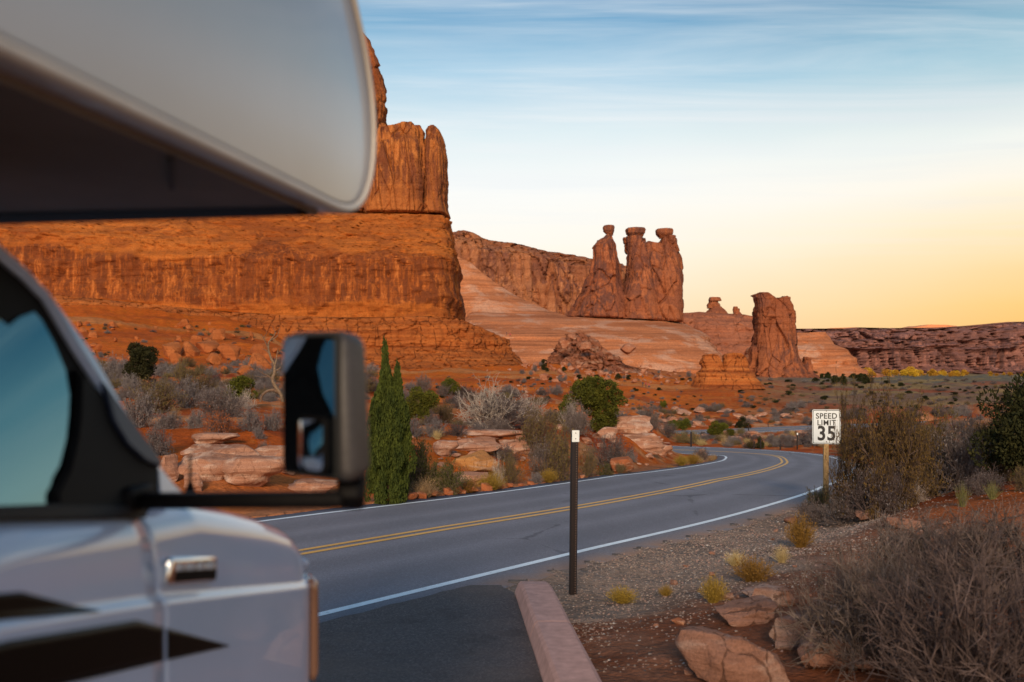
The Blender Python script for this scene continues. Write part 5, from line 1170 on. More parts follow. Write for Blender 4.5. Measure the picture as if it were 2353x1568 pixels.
STN = {'red': [stone_mesh('stone', M_st_red, seed=s, sub=3) for s in range(5)], 'pale': [stone_mesh('slab', M_st_pale, seed=20 + s, sub=4, blocky=.75, strata=.05, rough=.07) for s in range(5)],
       'gold': [stone_mesh('boulder', M_st_gold, seed=40 + s, sub=4, blocky=.55, strata=.03) for s in range(2)], 'dim': [stone_mesh('rock', M_st_dim, seed=50 + s, sub=4, blocky=.7, rough=.08, strata=.02) for s in range(4)],
       'talus': [stone_mesh('boulder', M_st_tal, seed=60 + s, sub=3, blocky=.85) for s in range(6)],
       'rubble': [stone_mesh('block', M_st_rub, seed=80 + s, sub=3, blocky=.95, rough=.05) for s in range(6)]}
def stone(kind, u, v, w, h, label, cat, group=None, depth=1.0, Y=None, sink=.18, name=None, rz=None, tilt=0.0, ymin=5.0, which=None):
    if Y is None: x, y, z = ground_at(u, v, ymin)
    else: y = Y; x = (u - UC) / F * Y; z = H(x, y)
    k = _cnt.get('s' + kind, 0); _cnt['s' + kind] = k + 1; me = STN[kind][(k if which is None else which) % len(STN[kind])]
    W_ = w / F * y; H_ = h / F * y; o = bpy.data.objects.new(name or {'red': 'stone', 'pale': 'rock_slab', 'gold': 'boulder', 'dim': 'rock', 'talus': 'boulder', 'rubble': 'block'}[kind], me); COL.objects.link(o)
    o.location = (x, y + W_ * depth * .3, z - sink * H_); o.scale = (W_, W_ * depth, H_ * (1 + sink)); o.rotation_euler = (tilt, tilt * .6, _rr.uniform(-.35, .35) if rz is None else rz)
    tag(o, label, cat, group); return o
# ------------------------------------------------------------------ placing: left bank
plant('upright_juniper', 893, 1150, 106, 362, 'tall pointed green juniper with two tips, standing at the far road edge', Y=18.5, rz=.3, sink=.01)
A = [
 ('juniper_dark', 312, 884, 96, 92, 'dark green juniper on the left bank beyond the motorhome window post'),
 ('juniper', 551, 934, 74, 68, 'yellow green juniper left of the big wing mirror, beside the dead twisted tree'),
 ('sagebrush', 322, 982, 92, 86, 'large grey sagebrush, leftmost in the row above the red soil'),
 ('olive_shrub', 362, 950, 116, 80, 'broad olive brown shrub behind the large grey sagebrush on the left'),
 ('sagebrush', 262, 878, 90, 58, 'grey sagebrush touching the left side of the dark juniper'),
 ('sagebrush', 300, 905, 62, 46, 'small grey brown sagebrush below the dark juniper'),
 ('sagebrush', 380, 866, 66, 32, 'pale lavender sagebrush just right of the dark juniper'),
 ('olive_shrub', 415, 878, 44, 54, 'thin upright brown shrub in the middle of the left bank'),
 ('olive_shrub', 462, 912, 84, 56, 'olive and grey shrub left of the yellow green juniper'),
 ('sagebrush', 432, 938, 80, 66, 'grey shrub behind the fallen dead branches'),
 ('twig_shrub', 505, 962, 110, 74, 'tangled dark shrub under the fallen pale branches'),
 ('bare_shrub', 530, 958, 130, 70, 'fallen tangle of pale dead branches in the sagebrush'),
 ('bare_shrub', 566, 940, 60, 46, 'small bare pale bush in front of the yellow green juniper'),
 ('dry_tuft', 400, 962, 44, 26, 'yellow grass tuft between two sagebrushes on the left bank'),
 ('sagebrush', 386, 986, 66, 42, 'low grey sagebrush left end of the row behind the red clearing'),
 ('sagebrush', 450, 984, 54, 42, 'low grey sagebrush just left of the rust topped shrub'),
 ('rust_shrub', 502, 1002, 84, 58, 'grey shrub with a rust orange top at the edge of the pale slabs'),
 ('sagebrush', 574, 990, 68, 54, 'pale grey sagebrush right of the rust topped shrub'),
 ('sagebrush', 628, 990, 50, 50, 'grey sagebrush tucked against the left edge of the mirror'),
 ('sagebrush', 596, 1008, 38, 28, 'tiny round grey sagebrush above the pale slab'),
 ('sagebrush', 363, 1046, 84, 68, 'round grey brown sagebrush on red soil beside the motorhome windscreen'),
 ('twig_shrub', 610, 1050, 42, 40, 'little grey bush standing on the pale slabs left of the mirror'),
 ('juniper', 968, 974, 80, 80, 'olive green juniper right of the pointed juniper'),
 ('twig_shrub', 971, 902, 54, 42, 'grey bush above the olive green juniper'),
 ('juniper_wide', 1034, 908, 46, 38, 'small round juniper between the grey bush and the pale bare bush'),
 ('olive_shrub', 1026, 974, 46, 50, 'ragged olive shrub right of the olive green juniper'),
 ('bare_shrub', 1120, 985, 190, 112, 'wide bare pale bush with long whitish branches above the slabs'),
 ('twig_shrub', 1150, 985, 190, 78, 'grey twiggy shrub inside the wide pale bush'),
 ('bare_shrub', 1212, 975, 120, 80, 'right hand bare pale bush beside the wide pale bush'),
 ('sagebrush', 950, 1004, 56, 44, 'grey sagebrush at the left end of the low row over the slabs'),
 ('sagebrush', 1000, 1005, 66, 42, 'grey sagebrush second in the low row over the slabs'),
 ('twig_shrub', 1050, 1003, 66, 34, 'dark grey sagebrush third in the low row over the slabs'),
 ('sagebrush', 1098, 1002, 62, 32, 'grey sagebrush fourth in the low row over the slabs'),
 ('twig_shrub', 1146, 1003, 76, 46, 'brown grey shrub at the right end of the low row'),
 ('dry_tuft', 1005, 1010, 34, 22, 'pale straw tuft below the low sagebrush row'),
 ('green_shrub', 958, 1132, 92, 118, 'dark green shrub with yellow flecks touching the pointed juniper'),
 ('green_shrub', 1030, 1134, 96, 74, 'dark green shrub spreading right over the boulder foot'),
 ('dry_tuft', 975, 1144, 92, 48, 'large brown grass clump at the far road edge below the dark green shrub'),
 ('golden_tuft', 1078, 1136, 56, 34, 'golden green shrub left one of two near the roadside stones'),
 ('golden_tuft', 1128, 1132, 72, 40, 'golden green shrub right one of two near the roadside stones'),
 ('bare_shrub', 1146, 1112, 44, 72, 'white dead upright branches at the foot of the bank'),
 ('olive_shrub', 1174, 1112, 64, 74, 'olive brown shrub right of the white dead branches'),
 ('twig_shrub', 1160, 1060, 80, 40, 'grey shrub trailing over the slab edge above the white branches'),
 ('golden_tuft', 1262, 1120, 52, 30, 'small yellow green mound at the far road edge left of the marker post'),
 ('sagebrush', 1230, 1112, 40, 26, 'small grey shrub left of the yellow green mound'),
 ('olive_shrub', 1235, 1050, 120, 112, 'big twiggy olive shrub left of the marker post top'),
 ('twig_shrub', 1255, 1100, 110, 90, 'dense brown twiggy shrub below the big olive shrub'),
 ('olive_shrub', 1290, 1104, 90, 128, 'tall olive shrub just behind the marker post'),
 ('twig_shrub', 1325, 1003, 84, 76, 'grey twiggy shrub in front of the round green juniper'),
 ('bare_shrub', 1312, 985, 60, 70, 'upright bare pale twigs against the round green juniper'),
 ('twig_shrub', 1402, 1080, 112, 82, 'large lavender grey twiggy shrub right of the marker post'),
 ('olive_shrub', 1350, 1095, 50, 70, 'olive shrub immediately right of the marker post'),
 ('green_shrub', 1390, 1104, 50, 46, 'small dark green shrub at the far road edge right of the marker post'),
 ('olive_shrub', 1425, 1098, 36, 24, 'low olive shrub between the dark green shrub and the red bank'),
 ('sagebrush', 1450, 1062, 34, 30, 'small grey shrub at the top of the bare red bank'),
 ('sagebrush', 1472, 1015, 56, 20, 'flat grey sagebrush on the pale ledge'),
 ('twig_shrub', 1496, 990, 56, 66, 'upright grey thorny shrub on the end of the pale ledge'),
 ('sagebrush', 1420, 968, 100, 24, 'long low grey sagebrush right of the round green juniper'),
 ('twig_shrub', 1534, 1006, 54, 42, 'grey shrub at the tip of the bank by the far road'),
 ('sagebrush', 1500, 1040, 36, 26, 'little grey sagebrush low on the pale ledge end'),
 ('golden_tuft', 1540, 1086, 38, 22, 'yellow green mound leftmost of the three at the inner bend'),
 ('golden_tuft', 1566, 1081, 42, 24, 'yellow green mound middle of the three at the inner bend'),
 ('golden_tuft', 1592, 1074, 38, 22, 'yellow green mound rightmost of the three at the inner bend'),
 ('twig_shrub', 1612, 1056, 42, 28, 'dark purplish shrub at the inner bend beside the weathered post'),
]
for k, u, v, w, h, lab in A: plant(k, u, v, w, h, lab, ymin=13)
j = plant('juniper_big', 1357, 992, 156, 126, 'large round green juniper above the bank, behind the marker post', ymin=13, rz=0.0)
for (u, v, w) in [(1625, 1062, 22), (1640, 1058, 22), (1655, 1056, 20), (1632, 1068, 24), (1610, 1068, 22), (1668, 1056, 16), (1600, 1060, 18), (1650, 1050, 16)]:
    plant('dry_tuft', u, v, w, 15, 'pale dry grass tuft on the inside of the road bend', 'dry grass tufts inside the bend', ymin=25)
# dead twisted tree
def dead_tree():
    x, y, z = ground_at(632, 925, 20); k = y / F; r = empty('dead_tree', (x, y, z)); tag(r, 'dead twisted leafless tree with an arched root, left of the wing mirror', 'tree')
    def path(pts, r0, r1, n=12, dep=0.0):
        P_ = np.array([((a - 632) * k, math.sin(i * 1.3 + dep) * 3 * k + dep * k, (925 - b) * k) for i, (a, b) in enumerate(pts)]); t = np.linspace(0, len(P_) - 1, n * (len(P_) - 1)); q = np.stack([np.interp(t, np.arange(len(P_)), P_[:, j]) for j in range(3)], 1)
        for _ in range(6): q[1:-1] = .25 * q[:-2] + .5 * q[1:-1] + .25 * q[2:]
        q = q + np.stack([fbm(t * 1.2 + dep, j * 9, 0, 3, 3) * 1.6 * k for j in range(3)], 1); return q[None], np.array([r0 * k]), np.array([r1 * k])
    V, Fc = prisms(*path([(652, 926), (646, 908), (634, 890), (626, 874), (631, 856), (630, 838), (622, 822), (617, 804), (618, 786), (626, 774), (634, 764)], 5.0, 1.0), sides=8); mesh_np('trunk', V, Fc, M_bark, r)
    V, Fc = prisms(*path([(596, 928), (602, 908), (614, 898), (630, 896), (644, 904), (654, 918)], 3.0, 3.6, dep=3), sides=8); mesh_np('root', V, Fc, M_bark, r)
    for pts, a, b in [([(627, 872), (616, 864), (604, 858), (594, 850), (588, 842)], 2.2, .6), ([(630, 856), (638, 850), (646, 842), (650, 828)], 2.2, .6), ([(631, 846), (634, 830), (636, 812), (642, 798)], 1.9, .5), ([(618, 800), (610, 790), (606, 776), (600, 768)], 1.5, .4), ([(620, 783), (632, 778), (640, 766), (643, 754)], 1.5, .4), ([(619, 812), (609, 804), (600, 800)], 1.2, .4), ([(604, 858), (604, 846), (598, 836)], 1.1, .4), ([(616, 864), (604, 868), (592, 864), (586, 866)], 1.1, .4), ([(634, 764), (628, 756), (624, 746)], .9, .3), ([(636, 812), (646, 806), (652, 798)], .9, .3), ([(606, 776), (612, 768), (612, 758)], .8, .3), ([(638, 850), (646, 856), (654, 852)], .9, .3)]:
        V, Fc = prisms(*path(pts, a, b, 6), sides=5); mesh_np('branch', V, Fc, M_bark, r)
dead_tree()
# stones along the far road edge
for i, (u, dv, w, h) in enumerate([(858, 4, 20, 12), (880, 2, 24, 14), (902, 4, 22, 15), (925, 0, 18, 12), (946, 3, 22, 13), (966, 4, 26, 15), (990, 3, 30, 15), (1010, 5, 20, 14), (1030, 2, 22, 16), (1048, 3, 26, 18), (1064, 1, 14, 10), (1080, 3, 30, 18), (1102, 3, 22, 14), (1118, 1, 26, 18), (1140, 2, 18, 11), (1152, 0, 14, 10), (1172, 1, 16, 10), (1196, 1, 14, 8), (1220, 0, 16, 8), (1340, 0, 14, 8), (700, 2, 26, 14), (735, 2, 22, 12), (772, 3, 26, 12), (810, 1, 22, 12)]):
    vr = np.interp(u, [640, 1000, 1320, 1500], [1203, 1158, 1115, 1087]) - 9 + dv
    stone('red', u, vr, w * 1.1, h * 1.1, f"{'large' if w >= 26 else 'middling' if w >= 20 else 'small'} {'flattish' if h < .55 * w else 'rounded'} red roadside stone " + next(t for b, t in [(721, 'under the mirror arm, left'), (755, 'under the mirror arm, second'), (790, 'under the mirror arm, third'), (830, 'under the mirror post'), (870, 'left foot of the pointed juniper'), (893, 'at the pointed juniper foot'), (915, 'right foot of the pointed juniper'), (937, 'first past the pointed juniper'), (957, 'left under the brown grass clump'), (980, 'under the brown grass clump'), (1000, 'right under the brown grass clump'), (1020, 'below the spreading green shrub, left'), (1040, 'below the spreading green shrub, right'), (1056, 'right of the green shrub'), (1072, 'left of the golden shrubs'), (1091, 'under the left golden shrub'), (1110, 'between the golden shrubs'), (1130, 'under the right golden shrub'), (1146, 'below the white dead branches'), (1160, 'right of the white dead branches'), (1185, 'below the olive brown shrub'), (1208, 'left of the small grey shrub'), (1260, 'below the small grey shrub'), (9999, 'right of the marker post')] if u < b), 'stone', 'red stones along the far road edge', ymin=13)
for (kd, u, v, w, h, dp, lab) in [
 ('pale', 487, 1024, 112, 28, .8, 'flat pale slab below the rust topped shrub'), ('pale', 448, 1052, 76, 30, .8, 'small pale slab left of the middle of the left outcrop'),
 ('pale', 528, 1066, 150, 42, .7, 'long pale pink slab in the middle of the left outcrop'), ('pale', 606, 1062, 110, 36, .8, 'reddish slab under the little grey bush left of the mirror'),
 ('pale', 470, 1104, 150, 62, .7, 'big pinkish rock at the lower left of the outcrop'), ('pale', 580, 1122, 170, 72, .7, 'big cracked pale boulder above the mirror arm'),
 ('pale', 378, 1112, 56, 66, 1., 'whitish round boulder against the motorhome windscreen'), ('pale', 440, 1128, 44, 40, 1., 'pale boulder beside the antenna foot'),
 ('pale', 650, 1090, 60, 60, 1., 'pale boulder touching the left edge of the mirror'), ('pale', 715, 1138, 120, 36, .6, 'low red brown slab seen under the mirror'),
 ('pale', 1120, 1014, 200, 26, .5, 'long thin layered slab below the low sagebrush row'), ('pale', 1080, 1040, 150, 32, .5, 'reddish layered slab in the middle of the bank'),
 ('pale', 1190, 1042, 84, 32, .6, 'red brown slab at the right of the layered ledge'), ('gold', 1088, 1094, 120, 56, .7, 'golden boulder with a rounded hollow face, mid bank'),
 ('pale', 1082, 1066, 34, 28, 1., 'small pale rounded stone perched on the golden boulder'), ('pale', 1080, 1112, 96, 26, .7, 'thin pale slab under the golden boulder'), ('pale', 1024, 1052, 60, 40, .8, 'reddish block left of the golden boulder'),
 ('pale', 1442, 1000, 124, 44, .6, 'large pale cracked slab right of the round juniper'), ('pale', 1482, 1038, 92, 42, .6, 'sloping pale slab lower on the ledge'), ('pale', 1392, 1016, 60, 34, .8, 'pale block left end of the ledge behind the lavender shrub'),
 ('pale', 1466, 976, 50, 16, .6, 'thin tan slab on top of the ledge'), ('pale', 1525, 1052, 46, 30, .8, 'pale wedge shaped rock low on the red bank'), ('pale', 1612, 1050, 26, 18, .8, 'small orange rock at the foot of the weathered post'),
 ('pale', 1228, 1030, 50, 20, .8, 'reddish block behind the big olive shrub'), ('red', 1432, 1096, 60, 34, .8, 'dark red earthy lump at the left foot of the bare red bank')]:
    stone(kd, u, v, w, h, lab, 'rock' if kd != 'pale' else 'rock slab', depth=dp, ymin=13)
# slope boulders and scrub under the mesa
rng = np.random.default_rng(77)
SB = [(446, 803, 42, 32, 'rounded orange boulder upper left of the slope cluster'), (430, 818, 44, 34, 'angular brown boulder in the slope cluster'), (470, 812, 56, 30, 'wide dark boulder at the top of the slope cluster'), (524, 826, 52, 36, 'blocky orange boulder in the middle of the slope'), (488, 838, 36, 28, 'split orange boulder below the middle of the slope'), (590, 816, 50, 28, 'sloping orange boulder left of the dead tree top'), (612, 838, 34, 26, 'orange boulder behind the dead tree trunk'), (592, 855, 60, 44, 'large orange boulder low on the slope beside the dead tree'), (388, 822, 44, 38, 'three part split orange rock on the slope'), (402, 845, 30, 34, 'narrow orange boulder under the split rock'), (560, 862, 44, 22, 'low orange boulder right of the slope centre'), (495, 780, 40, 26, 'dark boulder high under the ledge')]
for u, v, w, h, lab in SB: stone('talus', u, v, w, h, lab, 'boulder', depth=.9, ymin=60, sink=.15)
ANCH = [(60, 'far left'), (230, 'above the dark juniper'), (350, 'above the left outcrop'), (470, 'left of the dead tree'), (610, 'by the dead tree'), (700, 'behind the wing mirror'), (870, 'by the pointed juniper'), (960, 'behind the olive juniper'), (1080, 'left of the pale bush'), (1160, 'over the pale bush'), (1240, 'right of the pale bush'), (1340, 'by the round juniper'), (1440, 'right of the round juniper'), (1500, 'near the hikers'), (1570, 'left of the butte'), (1660, 'below the butte'), (1740, 'right of the butte'), (1810, 'below the lone tower'), (1900, 'above the sign'), (1970, 'above the leafy bush'), (2060, 'right of the leafy bush'), (2150, 'in the middle right'), (2240, 'left of the edge juniper'), (2340, 'by the edge juniper')]
LOOK = {'sagebrush': 'grey', 'twig_shrub': 'dark twiggy', 'olive_shrub': 'olive', 'green_shrub': 'green', 'small_juniper': 'blackish', 'foreground_shrub': 'brown', 'dry_tuft': 'straw', 'autumn_tree': ''}
def describe(base, kd, w, px, u, v, box):
    q = (w - px[0]) / max(1e-6, px[1] - px[0]); size = 'small' if q < .33 else ('middling' if q < .66 else 'large'); t = (v - box[2]) / (box[3] - box[2]); row = 'at the back,' if t < .25 else ('mid back,' if t < .5 else ('mid front,' if t < .75 else 'in front,'))
    a = min(ANCH, key=lambda p: abs(p[0] - u))[1]; return ' '.join(f"{size} {LOOK.get(kd, '')} {base} {row} {a}".split())
def scatter(n, box, fn, seed):
    rg = np.random.default_rng(seed); k = 0; t = 0
    while k < n and t < n * 8:
        t += 1; u = rg.uniform(box[0], box[1]); v = rg.uniform(box[2], box[3])
        if fn(u, v, rg): k += 1
_fast = {}
def quick_ground(us, vs, ymin, ymax=2500.0):
    """many sight lines at once"""
    us = np.asarray(us, float); vs = np.asarray(vs, float); Ys = np.exp(np.linspace(math.log(ymin), math.log(ymax), 260))
    X = (us[:, None] - UC) / F * Ys[None]; Z = (VH - vs[:, None]) / F * Ys[None]; Hh = height(X, np.broadcast_to(Ys, X.shape)); hit = Hh >= Z; k = np.argmax(hit, 1); ok = hit.any(1)
    i = np.arange(len(us)); k = np.maximum(k, 1); a = Hh[i, k - 1] - Z[i, k - 1]; b = Hh[i, k] - Z[i, k]; t = np.clip(np.where(np.abs(b - a) > 1e-9, -a / (b - a), 0), 0, 1); Y = Ys[k - 1] + (Ys[k] - Ys[k - 1]) * t
    x = (us - UC) / F * Y; return x, Y, height(x, Y), ok
def scatter_plants(n, box, kinds, px, ymin, label, group, seed, ratio=.6, one=True, keep=None, name=None, wmin=0, ymax=2500):
    rg = np.random.default_rng(seed); us = rg.uniform(box[0], box[1], n * 2); vs = rg.uniform(box[2], box[3], n * 2); x, y, z, ok = quick_ground(us, vs, ymin, ymax); d, s, ny = road_dist(x, y); c = 0
    for i in range(len(us)):
        if c >= n: break
        if not ok[i] or d[i] < LW + 1.6 or (keep is not None and not keep(us[i], vs[i], x[i], y[i])): continue
        kd = kinds[rg.integers(len(kinds))]; w = rg.uniform(*px); pr = PROTO[kd][rg.integers(len(PROTO[kd]))]; nm, cat = CATS[kd]; me = pr[1] if isinstance(pr, tuple) else pr
        o = bpy.data.objects.new(name or nm, me); COL.objects.link(o); W_ = max(w / F * y[i], wmin); o.location = (x[i], y[i], z[i] - .03); h = W_ * ratio * rg.uniform(.7, 1.25); o.scale = (W_, W_, h); o.rotation_euler = (0, 0, rg.uniform(0, 6.28)); tag(o, describe(label, kd, w, px, us[i], vs[i], box), cat, group); c += 1
scatter_plants(230, (180, 860, 842, 925), ['sagebrush', 'sagebrush', 'twig_shrub', 'olive_shrub'], (26, 54), 28, 'scrub bush below the slope,', 'grey scrub below the orange slope', 81, .5)
scatter_plants(95, (120, 1000, 745, 845), ['sagebrush', 'olive_shrub', 'twig_shrub', 'green_shrub'], (8, 20), 90, 'scrub on the mesa slope,', 'scrub on the slope under the mesa', 82, .45, name='slope_scrub')
scatter_plants(70, (860, 1400, 895, 985), ['sagebrush', 'twig_shrub', 'twig_shrub', 'olive_shrub'], (26, 56), 30, 'scrub bush behind the bank,', 'grey scrub behind the pale bush', 83, .5)
scatter_plants(150, (1000, 1620, 865, 950), ['sagebrush', 'twig_shrub', 'sagebrush', 'small_juniper'], (6, 15), 70, 'scrub on the far slope,', 'scrub dotted over the far orange slope', 84, .42, name='desert_scrub')
scatter_plants(90, (1450, 1870, 935, 985), ['sagebrush', 'twig_shrub', 'olive_shrub', 'sagebrush'], (14, 34), 70, 'scrub past the far road,', 'scrub beyond the far road', 85, .45)
scatter_plants(90, (1560, 1900, 996, 1030), ['sagebrush', 'twig_shrub', 'sagebrush', 'dry_tuft', 'olive_shrub'], (12, 34), 55, 'scrub past the bend,', 'scrub between the two road bends', 86, .5)
scatter_plants(260, (1700, 2353, 872, 960), ['sagebrush', 'twig_shrub', 'small_juniper', 'olive_shrub'], (7, 20), 90, 'scrub on the valley floor,', 'scrub on the valley floor', 87, .42, name='valley_scrub')
scatter_plants(60, (1880, 2353, 950, 1030), ['sagebrush', 'twig_shrub', 'twig_shrub', 'olive_shrub'], (24, 54), 40, 'scrub past the leafy bush,', 'dark scrub behind the sign bush', 88, .5)
scatter_plants(40, (1870, 2353, 1010, 1120), ['twig_shrub', 'foreground_shrub', 'sagebrush', 'olive_shrub'], (50, 100), 17, 'shrub right of the sign,', 'dark shrubs right of the sign', 89, .55, keep=lambda u, v, x, y: y > 18)
scatter_plants(38, (1200, 1660, 820, 880), ['small_juniper', 'sagebrush'], (9, 17), 200, 'plant in the rubble,', 'tiny junipers in the rubble', 90, .8)
scatter_plants(34, (1862, 2000, 866, 885), ['small_juniper'], (10, 20), 300, 'juniper under the pink hill,', 'dark junipers under the slickrock hill', 91, .7)
scatter_plants(44, (1985, 2215, 851, 866), ['autumn_tree'], (8, 22), 500, 'yellow cottonwood under the far cliff,', 'yellow cottonwoods under the far cliff', 92, .75, ymax=1850)
scatter_plants(12, (2215, 2353, 860, 866), ['autumn_tree'], (8, 14), 600, 'orange tree under the far cliff,', 'orange trees right of the grove', 93, .6, ymax=1850)
for k, u, v, w, h, lab in [('juniper_wide', 1545, 989, 36, 22, 'small dark juniper left of a pair beside the far road'), ('juniper', 1569, 991, 38, 25, 'small dark juniper right of a pair beside the far road'), ('juniper', 1650, 1006, 46, 36, 'dark green juniper in front of the far road, nearest the bend'), ('juniper_wide', 1680, 1006, 26, 20, 'small juniper touching the right side of the larger one before the far road'), ('juniper_cone', 1706, 984, 38, 26, 'pointed dark juniper behind the far road'), ('juniper_wide', 1524, 937, 20, 18, 'lone small juniper on the orange slope'), ('olive_shrub', 1566, 1018, 46, 26, 'olive shrub left of the weathered post'), ('olive_shrub', 1592, 1020, 38, 30, 'olive shrub behind the weathered post'),
    ('green_shrub', 1726, 1031, 30, 18, 'low green shrub beyond the bend, left of two'), ('juniper_cone', 1746, 1031, 24, 26, 'pointed green shrub beyond the bend, right of two'), ('twig_shrub', 1722, 1016, 36, 24, 'grey shrub above the two green ones beyond the bend'), ('sagebrush', 1776, 1026, 46, 30, 'grey shrub mass left part, beyond the bend'), ('twig_shrub', 1812, 1026, 52, 30, 'grey shrub mass middle part, behind the thin marker post'), ('sagebrush', 1850, 1022, 46, 30, 'grey shrub mass right part, beside the sign edge'), ('small_juniper', 1880, 985, 30, 20, 'dark juniper behind the top of the speed sign')]:
    plant(k, u, v, w, h, lab, ymin=50)
# pale ledges beyond the bend
def scatter_stones(n, box, kind, px, ymin, label, group, seed, hr=.5, ymax=2500, sink=.2, name=None, keep=None):
    rg = np.random.default_rng(seed); us = rg.uniform(box[0], box[1], n * 2); vs = rg.uniform(box[2], box[3], n * 2); x, y, z, ok = quick_ground(us, vs, ymin, ymax); d, s, ny = road_dist(x, y); c = 0
    for i in range(len(us)):
        if c >= n: break
        if not ok[i] or d[i] < LW + 1.1 or (keep is not None and not keep(us[i], vs[i], x[i], y[i])): continue
        w = px[0] + (px[1] - px[0]) * rg.uniform(0, 1)**2; W_ = w / F * y[i]; Hh = W_ * hr * rg.uniform(.6, 1.3); o = bpy.data.objects.new(name or 'boulder', STN[kind][rg.integers(len(STN[kind]))]); COL.objects.link(o)
        o.location = (x[i], y[i], z[i] - sink * Hh); o.scale = (W_, W_ * rg.uniform(.6, 1.1), Hh * (1 + sink)); o.rotation_euler = (rg.uniform(-.2, .2), rg.uniform(-.2, .2), rg.uniform(0, 6.28)); tag(o, describe(label, kind, w, px, us[i], vs[i], box), 'boulder' if name is None else name.replace('_', ' '), group); c += 1
scatter_stones(90, (150, 860, 745, 860), 'talus', (8, 26), 100, 'orange boulder on the mesa slope,', 'boulders on the slope under the mesa', 101, .7)
scatter_stones(70, (1460, 1880, 945, 1032), 'pale', (12, 44), 60, 'pale rock ledge past the bend,', 'pale ledges beyond the bend', 102, .28, name='rock_ledge')
scatter_stones(150, (1200, 1640, 812, 885), 'rubble', (5, 18), 200, 'pinkish block in the rubble,', 'rubble boulders under the bench', 103, .65)
scatter_stones(60, (860, 1560, 985, 1110), 'pale', (8, 26), 17, 'loose pale stone on the bank,', 'loose stones on the red bank', 104, .5, ymax=50, name='stone')
scatter_stones(50, (1000, 1600, 850, 945), 'pale', (5, 14), 80, 'pale stone on the far slope,', 'pale stones on the far orange slope', 105, .5, name='stone')
# rubble cone under the bench
r = formation('rubble_mound', 'cone of broken pinkish rubble against the slickrock bench', 'rubble mound', 560, 1350, 850)
under(r, loft('mound', 560, [(0, 1180), (.5, 1262), (.8, 1284), (1, 1305)], [(0, 1640), (.3, 1540), (.6, 1440), (.85, 1392), (1, 1350)], [(1180, 820), (1262, 790), (1285, 772), (1310, 767), (1340, 766), (1362, 778), (1392, 800), (1430, 812), (1500, 826), (1640, 850)], [(1180, 872), (1640, 888)], [(0, 90), (.5, 60), (1, 24)], rock_mat('pink_rubble', (.44, .18, .10), (.30, .10, .055), (.2, .07, .04), .6, .0, .2, 1.6, pale=(.50, .28, .19), crackamt=.8), nz=60, nf=260, n=2.4, amp=1.5, seed=90, sc=.5, flute=.4, block=2.6, strata=.6))
for u, v, w, h, lab in [(1452, 815, 50, 34, 'long leaning dark slab on the rubble, right of the cone'), (1300, 800, 34, 30, 'big brown block on the left flank of the rubble cone'), (1352, 806, 34, 26, 'pale block in the middle of the rubble cone'), (1320, 780, 28, 16, 'dark block at the tip of the rubble cone'), (1210, 826, 26, 20, 'bright orange boulder left of the rubble cone')]:
    stone('rubble' if u > 1240 else 'talus', u, v, w * .8, h * .7, lab, 'boulder', Y=505 if u > 1240 else None, ymin=200, depth=.7); 
    if u > 1240:
        o = bpy.context.scene.collection.objects[-1]; o.location.z = (VH - v) / F * 515; o.location.y = 522
